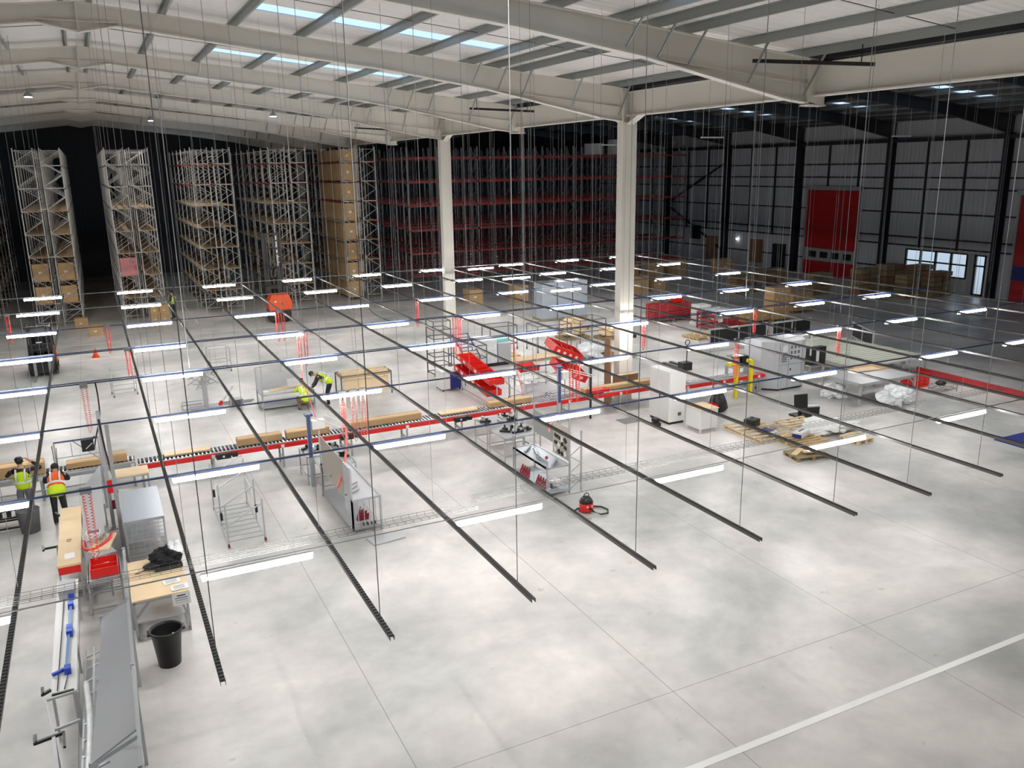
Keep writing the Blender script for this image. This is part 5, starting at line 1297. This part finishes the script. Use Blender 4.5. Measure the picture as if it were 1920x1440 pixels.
MB().box(W_ - .01, W_ + .01, .05, .95, .95, 1.9).build('tool_board', M['boardt'], t); MB().box(W_ - .01, W_ + .01, .97, D_, 1.25, 1.95).build('metal_board', M['purlin'], t)
rnd = random.Random(12)
for i in range(12):
    MB().cbox((W_ - .03, .15 + .06 * (i % 4) * 3 + .05, 1.1 + .22 * (i // 4) + rnd.uniform(-.04, .04)), (.03, .10 + rnd.uniform(0, .05), .09), 0, rnd.uniform(0, 1.5)).build('hung_tool', M['black' if i % 3 else 'whitem'], t)
for i in range(5): MB().cbox((.12 + rnd.uniform(0, .4), .3 + i * .35, .90), (.6, .06, .05), rnd.uniform(.8, 1.8)).build('metal_part', M['galv' if i % 2 else 'galvmat'], t)
MB().tube([(.15, .3, .85), (.15, .3, 1.05)], .02, 8).build('clamp_post', M['galv'], t); MB().ball((.15, .3, 1.07), .045).build('red_knob', M['maroon'], t)
for g0 in (.25, 1.25):
    k = MB()
    for i in range(4): k.bar((.08, g0 + .14 * i, .16), (.14, g0 + .07 + .14 * i, .42), .04); k.bar((.14, g0 + .07 + .14 * i, .42), (.08, g0 + .14 * (i + 1), .16), .04)
    k.bar((.08, g0, .17), (.08, g0 + .58, .17), .04); k.build('zigzag_stand', M['maroon'], t)
MB().cbox((.45, .3, .28), (.3, .3, .12), .4).build('white_case', M['white'], t); MB().cbox((.35, .35, .22), (.3, .06, .12), .9).build('black_strap', M['black'], t)
# vacuum cleaner
t = thing('vacuum_cleaner', 'red and black tub vacuum cleaner with a looped hose on the floor', 'vacuum cleaner', (11.0, 17.95, 0))
MB().lathe((0, 0, 0), [(.17, .03), (.19, .06), (.19, .24), (.175, .27)], 20).build('tub', M['redplastic'], t); MB().lathe((0, 0, .26), [(.18, 0), (.19, .02), (.16, .10), (.10, .17), (.04, .19)], 20).build('motor_head', M['black'], t)
MB().tube([(-.09, 0, .40), (-.07, 0, .50), (0, 0, .54), (.07, 0, .50), (.09, 0, .40)], .012, 6).build('handle', M['black'], t)
MB().tube([(.0, -.19, .15), (.04, -.28, .12)], .035, 8).build('hose_inlet', M['black'], t)
MB().tube([(.04 + .0, -.28, .10), (.2, -.42, .04), (.42, -.42, .03), (.55, -.22, .03), (.5, .02, .03), (.35, .14, .03), (.1, .2, .03), (-.15, .22, .03), (-.33, .1, .03), (-.38, -.06, .03)], .022, 8).build('hose', M['rubber'], t)
for s in (-1, 1): MB().tube([(s * .15 - .015, .08, .035), (s * .15 + .015, .08, .035)], .035, 10).build('wheel', M['black'], t); MB().cbox((s * .07, -.185, .2), (.04, .02, .04)).build('eye_clip', M['white'], t)
tag(MB().tube([(10.45, 17.95, .02), (10.55, 17.75, .02), (10.85, 17.45, .02)], .012, 6).build('vacuum_wand', M['galv']), 'thin silver wand on the floor left of the vacuum cleaner', 'wand')
# silver tube cart at the left edge
t = thing('tube_cart', 'cart with a shiny metal tube and black clamps at the left edge', 'cart', (-3.3, 23.9, 0)); table_frame(t, 0, .75, 0, .6, .42, .04, 'black')
MB().tube([(-.2, .35, .62), (.85, .35, .66)], .14, 16).build('metal_tube', M['galv'], t)
for k in range(4): MB().cbox((.1 + .2 * k, .1, .5), (.1, .14, .16)).build('clamp', M['black'], t)
t = thing('grey_bucket', 'dark grey round tub beside the standing worker', 'tub', (-2.35, 23.75, 0)); MB().lathe((0, 0, 0), [(0, .02), (.22, 0), (.27, .6), (.28, .62), (.25, .62), (.2, .04), (0, .05)], 20, False).build('tub_shell', M['grey'], t)

# ------------------------------------------------------------------ trucks
def fork_truck(x, y, rz, lab, cm, mast):
    t = thing('forklift_truck', lab, 'forklift', (x, y, 0), rz)
    b = MB(); b.prism([(-.55, .2), (.55, .2), (.55, .95), (.40, 1.1), (-.40, 1.1), (-.55, .95)], .5, 1.9); b.build('chassis', M['black'], t, bevel=.03)
    b = MB(); b.prism([(-.57, .25), (.57, .25), (.57, 1.05), (.35, 1.2), (-.35, 1.2), (-.57, 1.05)], 1.7, 2.35); b.build('counterweight', M[cm], t, bevel=.05)
    g = MB()
    for s in (-1, 1): g.bar((s * .5, .55, .9), (s * .46, .75, 2.15), .06); g.bar((s * .5, 1.9, 1.0), (s * .46, 1.8, 2.15), .06); g.bar((s * .46, .75, 2.15), (s * .46, 1.8, 2.15), .06)
    for k in range(7): g.bar((-.46, .75 + k * .17, 2.16), (.46, .75 + k * .17, 2.16), .03)
    g.bar((-.62, .72, 2.18), (.62, .72, 2.18), .05); g.build('overhead_guard', M['black'], t)
    MB().box(-.48, .48, .5, .62, .9, 1.45).build('dashboard', M['black'], t); MB().box(-.46, .46, 1.62, 1.68, 1.1, 1.75).build('seat_screen', M['blackmat'], t)
    MB().box(-.25, .25, 1.1, 1.6, 1.1, 1.25).build('seat', M['blackmat'], t); MB().box(-.25, .25, 1.5, 1.6, 1.2, 1.7).build('seat_back', M['blackmat'], t)
    MB().tube([(.16 * math.cos(a), .85 + .05 * math.sin(a), 1.3 + .15 * math.sin(a)) for a in [2 * math.pi * k / 14 for k in range(15)]], .015, 6).build('steering_wheel', M['black'], t)
    m = MB()
    for s in (-1, 1): m.box(s * .34 - .05, s * .34 + .05, .25, .42, .08, mast)
    for z in (.3, 1.2, mast - .08): m.box(-.39, .39, .28, .38, z, z + .1)
    m.tube([(-.1, .33, .1), (-.1, .33, mast - .3)], .04, 8); m.tube([(.1, .33, .1), (.1, .33, mast - .3)], .04, 8); m.build('mast', M['black'], t)
    c = MB(); c.box(-.55, .55, .15, .22, .15, .28); c.box(-.55, .55, .15, .22, .62, .74)
    for k in range(5): c.box(-.53 + k * .255, -.49 + k * .255, .15, .2, .15, .95)
    c.box(-.55, .55, .15, .2, .93, .98); c.box(-.53, .53, .2, .23, .15, .95); c.build('carriage', M['black'], t)
    for s in (-1, 1):
        f = MB(); f.box(s * .3 - .06, s * .3 + .06, .08, .15, .05, .7); f.box(s * .3 - .06, s * .3 + .06, -1.0, .12, .04, .09); f.build('fork', M['purlin'], t)
        for yy, r in ((.62, .3), (1.85, .24)): MB().tube([(s * .48, yy, r), (s * .60, yy, r)], r, 18).build('wheel', M['rubber'], t)
        MB().ball((s * .45, .7, 1.95), .05).build('headlamp', M['white'], t)
    MB().box(.56, .6, 1.0, 1.8, .5, 1.0).build('side_panel', M[cm], t)
    s_ = MB(); s_.box(-.12, .12, .245, .25, 1.55, 1.6); s_.box(-.5, .5, .14, .148, .99, 1.01); s_.build('reflector_strip', M['white'], t)
    return t
fork_truck(-2.72, 43.1, 0.0, 'black forklift truck with orange rear facing the camera at the left', 'orange', 2.3)
t = thing('reach_truck', 'orange reach truck with a tall black mast at the rack aisle', 'forklift', (9.85, 52.2, 0), 0)
b = MB(); b.prism([(-.68, .75), (.68, .75), (.72, 1.2), (.5, 1.75), (.2, 1.7), (-.2, 1.7), (-.5, 1.75), (-.72, 1.2)], -.5, .5); b.build('body_shell', M['orange'], t, bevel=.05)
b = MB(); b.box(-.62, .62, -.45, .9, .12, .75); b.build('chassis', M['black'], t)
MB().cbox((-.3, -.52, 1.3), (.12, .03, .1)).build('rear_lamp', M['white'], t); MB().cbox((.1, -.52, 1.15), (.08, .02, .08)).build('emblem', M['black'], t)
for x in (-.45, .3): MB().tube([(x, -.3, .18), (x + .12, -.3, .18)], .18, 14).build('wheel', M['rubber'], t)
m = MB()
for x in (-.52, -.3, .3, .52): m.box(x - .05, x + .05, .9, 1.1, .1, 5.3)
m.box(-.55, -.28, .98, 1.02, .1, 5.2); m.box(.28, .55, .98, 1.02, .1, 5.2)
for z in (.6, 1.9, 3.2, 4.4, 5.2): m.box(-.55, .55, .95, 1.05, z, z + .12)
m.tube([(-.12, 1, .2), (-.12, 1, 5.0)], .05, 8); m.tube([(.12, 1, .2), (.12, 1, 5.0)], .05, 8); m.build('mast', M['black'], t)
mk = MB()
for z, h in ((4.9, .25), (4.45, .35), (4.1, .2), (3.75, .25), (3.3, .45)): mk.box(.27, .34, .885, .9, z, z + h)
mk.box(.34, .44, .885, .9, 3.85, 3.9); mk.box(.34, .44, .885, .9, 3.5, 3.55); mk.build('white_marking', M['white'], t)
g = MB(); g.bar((-.6, -.4, 1.7), (-.6, -.3, 2.2), .05); g.bar((.6, -.4, 1.7), (.6, -.3, 2.2), .05); g.bar((-.6, .8, .8), (-.6, .7, 2.2), .05); g.bar((.6, .8, .8), (.6, .7, 2.2), .05)
for k in range(5): g.bar((-.6, -.3 + k * .25, 2.2), (.6, -.3 + k * .25, 2.2), .04)
g.build('overhead_guard', M['black'], t)
# ------------------------------------------------------------------ people
def skin(name, chains, m, parent, sub=2):
    """one continuous surface grown over connected joints: chains = list of [(pos, radius), ...]; shared joints are merged"""
    V = []; Rr_ = []; E_ = []; idx = {}
    def vid(p, r):
        k = (round(p[0], 4), round(p[1], 4), round(p[2], 4))
        if k not in idx: idx[k] = len(V); V.append(p); Rr_.append(r)
        return idx[k]
    for ch in chains:
        last = None
        for p, r in ch:
            v = vid(p, r)
            if last is not None and last != v: E_.append((last, v))
            last = v
    me = bpy.data.meshes.new(name); me.from_pydata(V, E_, []); me.materials.append(m)
    o = bpy.data.objects.new(name, me); C.objects.link(o); o.parent = parent
    s = o.modifiers.new('skin', 'SKIN'); s.use_smooth_shade = True
    for i, sv in enumerate(me.skin_vertices[0].data):
        r = Rr_[i]; sv.radius = r if isinstance(r, tuple) else (r, r)
    me.skin_vertices[0].data[0].use_root = True
    u = o.modifiers.new('sub', 'SUBSURF'); u.levels = sub; u.render_levels = sub
    return o
def lerp(a, b, t): return tuple(a[i] + (b[i] - a[i]) * t for i in range(3))
def person(x, y, rz, lab, J, top, bottom, vest, hair='hair', cap=None, vest2=None, sleeves=True):
    """J: joints in the figure's frame, facing +y"""
    t = thing('person', lab, 'person', (x, y, 0), rz); t.scale = (1.05, 1.05, 1.05)
    pel, ch, nk, hd = J['pelvis'], J['chest'], J['neck'], J['head']
    def limb(a, b, c, ra, rb, rc): return [(a, ra), (lerp(a, b, .5), (ra + rb) / 2), (b, rb), (lerp(b, c, .5), (rb + rc) / 2 + .004), (c, rc)]
    chains = [[(pel, (.14, .11)), (lerp(pel, ch, .5), (.125, .10)), (ch, (.15, .11)), (nk, .06), (lerp(nk, hd, .4), .055), (hd, (.078, .095)), (J['crown'], (.07, .08))]]
    for s in ('l', 'r'):
        sh, el, wr, hip, kn, an, toe = (J[k + s] for k in ('sh', 'el', 'wr', 'hip', 'kn', 'an', 'toe'))
        chains.append([(ch, (.15, .11)), (sh, .062)] + limb(sh, el, wr, .055, .042, .028)[1:])
        d = Vector(wr) - Vector(el); d.normalize(); side = d.cross(Vector((0, 0, 1)));
        if side.length < .2: side = d.cross(Vector((0, 1, 0)))
        side.normalize(); nrm = side.cross(d)
        palm = Vector(wr) + d * .05; chains.append([(wr, .028), (tuple(palm), (.034, .018))])
        for k, L in enumerate((.065, .08, .075, .06)):
            b = palm + side * ((k - 1.5) * .019) + d * .03; m1 = b + d * L * .5 - nrm * .008; e = m1 + d * L * .45 - nrm * .025
            chains.append([(tuple(palm), (.034, .018)), (tuple(b), .009), (tuple(m1), .0085), (tuple(e), .007)])
        th = palm - side * .035 - d * .01; chains.append([(tuple(palm), (.034, .018)), (tuple(th), .011), (tuple(th - side * .015 + d * .04), .009)])
        chains.append([(pel, (.14, .11)), (hip, .085)] + limb(hip, kn, an, .08, .055, .04)[1:] + [(toe, .035)])
    skin('body', chains, M['skin'], t, 1)
    # face: nose, eyes, ears, mouth on the head
    hv = Vector(hd); up = (Vector(J['crown']) - hv).normalized(); fw = Vector(J.get('look', (0, 1, 0))); fw = (fw - up * fw.dot(up)).normalized(); rt = fw.cross(up)
    f = MB()
    for s in (-1, 1): f.ball(hv + rt * (.032 * s) + fw * .092 + up * .012, .010, 8, 6)
    f.build('eye', M['black'], t)
    f = MB(); f.ball(hv + fw * .105 - up * .01, (.012, .016, .02), 8, 6)
    for s in (-1, 1): f.ball(hv + rt * (.082 * s), (.012, .02, .03), 8, 6)
    f.build('nose_and_ear', M['skin'], t); MB().ball(hv + fw * .093 - up * .045, (.02, .008, .006), 8, 6).build('mouth', M['brown'], t)
    cr = Vector(J['crown']); c0 = hv + up * .035 - fw * .018
    MB().ball(c0, (.092, .10, .095), 14, 10).build('hair', M[hair], t)
    if cap:
        b = MB(); b.ball(c0 + up * .03, (.098, .106, .085), 14, 10); b.build('cap', M[cap], t)
        MB().ball(c0 + fw * .10 + up * .02, (.07, .06, .012), 12, 6).build('cap_peak', M[cap], t)
    # clothes: trousers, sleeves, vest
    skin('trousers', [[(pel, (.165, .13)), (lerp(pel, ch, .2), (.155, .125))]] + [[(pel, (.165, .13)), (J['hip' + s], .105), (lerp(J['hip' + s], J['kn' + s], .5), .09), (J['kn' + s], .075), (lerp(J['kn' + s], J['an' + s], .6), .068), (J['an' + s], .062)] for s in 'lr'], M[bottom], t, 1)
    for s in 'lr':
        skin('sleeve', [[(J['sh' + s], .078), (lerp(J['sh' + s], J['el' + s], .5), .066), (J['el' + s], .056), (lerp(J['el' + s], J['wr' + s], .5), .048), (lerp(J['el' + s], J['wr' + s], .85), .042)]], M[top], t, 1)
        a, q = Vector(J['an' + s]), Vector(J['toe' + s]); skin('shoe', [[(tuple(a), .055), (tuple(lerp(a, q, .5)), .052), (tuple(q), .045)]], M['black'], t, 1)
    skin('shirt', [[(lerp(pel, ch, .05), (.165, .13)), (lerp(pel, ch, .5), (.160, .128)), (ch, (.168, .122)), (lerp(ch, nk, .75), (.085, .08))]] + [[(ch, (.168, .122)), (lerp(ch, J['sh' + s], .9), .082), (lerp(J['sh' + s], J['el' + s], .35), .066)] for s in 'lr'], M[top], t, 1)
    low = lerp(pel, ch, -.25)
    vs = [[(low, (.205, .165)), (lerp(pel, ch, .35), (.195, .155)), (lerp(pel, ch, .75), (.198, .155)), (ch, (.20, .15)), (lerp(ch, nk, .7), (.10, .09))]]
    vs += [[(ch, (.20, .15)), (lerp(ch, J['sh' + s], .8), .095)] for s in 'lr']
    skin('hi_vis_vest', vs, M[vest], t, 1)
    if vest2: skin('vest_hem', [[(lerp(pel, ch, -.42), (.235, .20)), (lerp(pel, ch, .05), (.235, .20)), (lerp(pel, ch, .38), (.225, .19))]], M[vest2], t, 1)
    # reflective bands
    ax = (Vector(ch) - Vector(pel)).normalized(); r0 = Vector((1, 0, 0)); b0 = ax.cross(r0).normalized()
    band = MB(); c0 = Vector(lerp(pel, ch, .45))
    rings = [[tuple(c0 + ax * h + r0 * .214 * math.cos(a) + b0 * .174 * math.sin(a)) for a in [2 * math.pi * k / 20 for k in range(20)]] for h in (-.028, .028)]
    band.loft(rings, True, False); band.build('reflective_band', M['reflect'], t)
    for s in (-1, 1):
        MB().tube([c0 + r0 * .1 * s - b0 * (-.165), c0 + ax * .2 + r0 * .1 * s + b0 * .165, c0 + ax * .33 + r0 * .1 * s + b0 * .09], .022, 6).build('shoulder_strap', M['reflect'], t)
        MB().tube([c0 + r0 * .1 * s - b0 * .165, c0 + ax * .2 + r0 * .1 * s - b0 * .165, c0 + ax * .33 + r0 * .1 * s - b0 * .09], .022, 6).build('shoulder_strap', M['reflect'], t)
    return t
def stand(h=1.0, arms=None):
    J = dict(pelvis=(0, 0, .96), chest=(0, .01, 1.32), neck=(0, 0, 1.49), head=(0, .02, 1.63), crown=(0, .0, 1.71))
    for s, g in (('l', -1), ('r', 1)):
        J['sh' + s] = (g * .19, 0, 1.42); J['el' + s] = (g * .25, -.02, 1.14); J['wr' + s] = (g * .24, .12, .90)
        J['hip' + s] = (g * .09, 0, .90); J['kn' + s] = (g * .11, .02, .49); J['an' + s] = (g * .12, -.02, .09); J['toe' + s] = (g * .14, .14, .045)
    if arms: J.update(arms)
    return J
# worker with his hand raised to his face, seen from behind
person(-2.42, 24.45, -.1, 'person in yellow hi-vis vest and black cap, back turned, one hand at the head',
       stand(arms=dict(elr=(.46, .04, 1.40), wrr=(.20, .14, 1.60), ell=(-.35, .12, 1.24), wrl=(-.30, .38, 1.22))), 'black', 'grey', 'yellowves', cap='black')
# bending worker in orange and yellow
J = stand(); J.update(pelvis=(0, -.10, .98), chest=(0, .20, 1.22), neck=(0, .34, 1.33), head=(0, .44, 1.40), crown=(0, .50, 1.46), look=(0, .5, -1), shl=(-.19, .27, 1.27), shr=(.19, .27, 1.27), ell=(-.27, .42, 1.08), elr=(.27, .42, 1.08), wrl=(-.16, .62, 1.02), wrr=(.16, .62, 1.02), hipl=(-.09, -.08, .90), hipr=(.09, -.08, .90))
person(-1.62, 23.75, 0, 'person in orange and yellow hi-vis vest leaning over the grey conveyor, back turned', J, 'darkcloth', 'black', 'orangeves', vest2='yellowves')
# worker bending to the left over the steel bench
J = stand(); J.update(pelvis=(0, -.12, .94), chest=(0, .24, 1.20), neck=(0, .40, 1.27), head=(0, .52, 1.27), crown=(0, .58, 1.30), look=(0, .3, -1), shl=(-.18, .30, 1.20), shr=(.18, .30, 1.20), ell=(-.20, .42, .93), elr=(.20, .42, .93), wrl=(-.12, .58, .76), wrr=(.12, .58, .76), hipl=(-.09, -.10, .88), hipr=(.09, -.10, .88))
person(7.55, 31.7, math.radians(78), 'person in yellow hi-vis vest and dark trousers bending forward beside the steel bench', J, 'black', 'darkcloth', 'yellowves')
# crouching worker
J = stand(); J.update(pelvis=(0, -.12, .42), chest=(0, .08, .78), neck=(0, .14, .94), head=(0, .2, 1.06), crown=(0, .21, 1.14), shl=(-.19, .10, .87), shr=(.19, .10, .87), ell=(-.24, .3, .70), elr=(.24, .3, .70), wrl=(-.14, .48, .75), wrr=(.14, .48, .75),
         hipl=(-.10, -.10, .38), hipr=(.10, -.10, .38), knl=(-.17, .30, .47), knr=(.17, .28, .40), anl=(-.15, .08, .09), anr=(.15, .0, .09), toel=(-.16, .24, .045), toer=(.17, .16, .045))
person(6.62, 31.55, math.radians(10), 'person in yellow hi-vis vest crouching low in front of the steel bench', J, 'yellowves', 'browncloth', 'yellowves')
# aisle worker
person(4.12, 56.7, math.radians(60), 'person in yellow hi-vis vest and black clothes standing in the rack aisle', stand(arms=dict(wrl=(-.2, .25, 1.0), wrr=(.2, .28, 1.05))), 'black', 'black', 'yellowves')
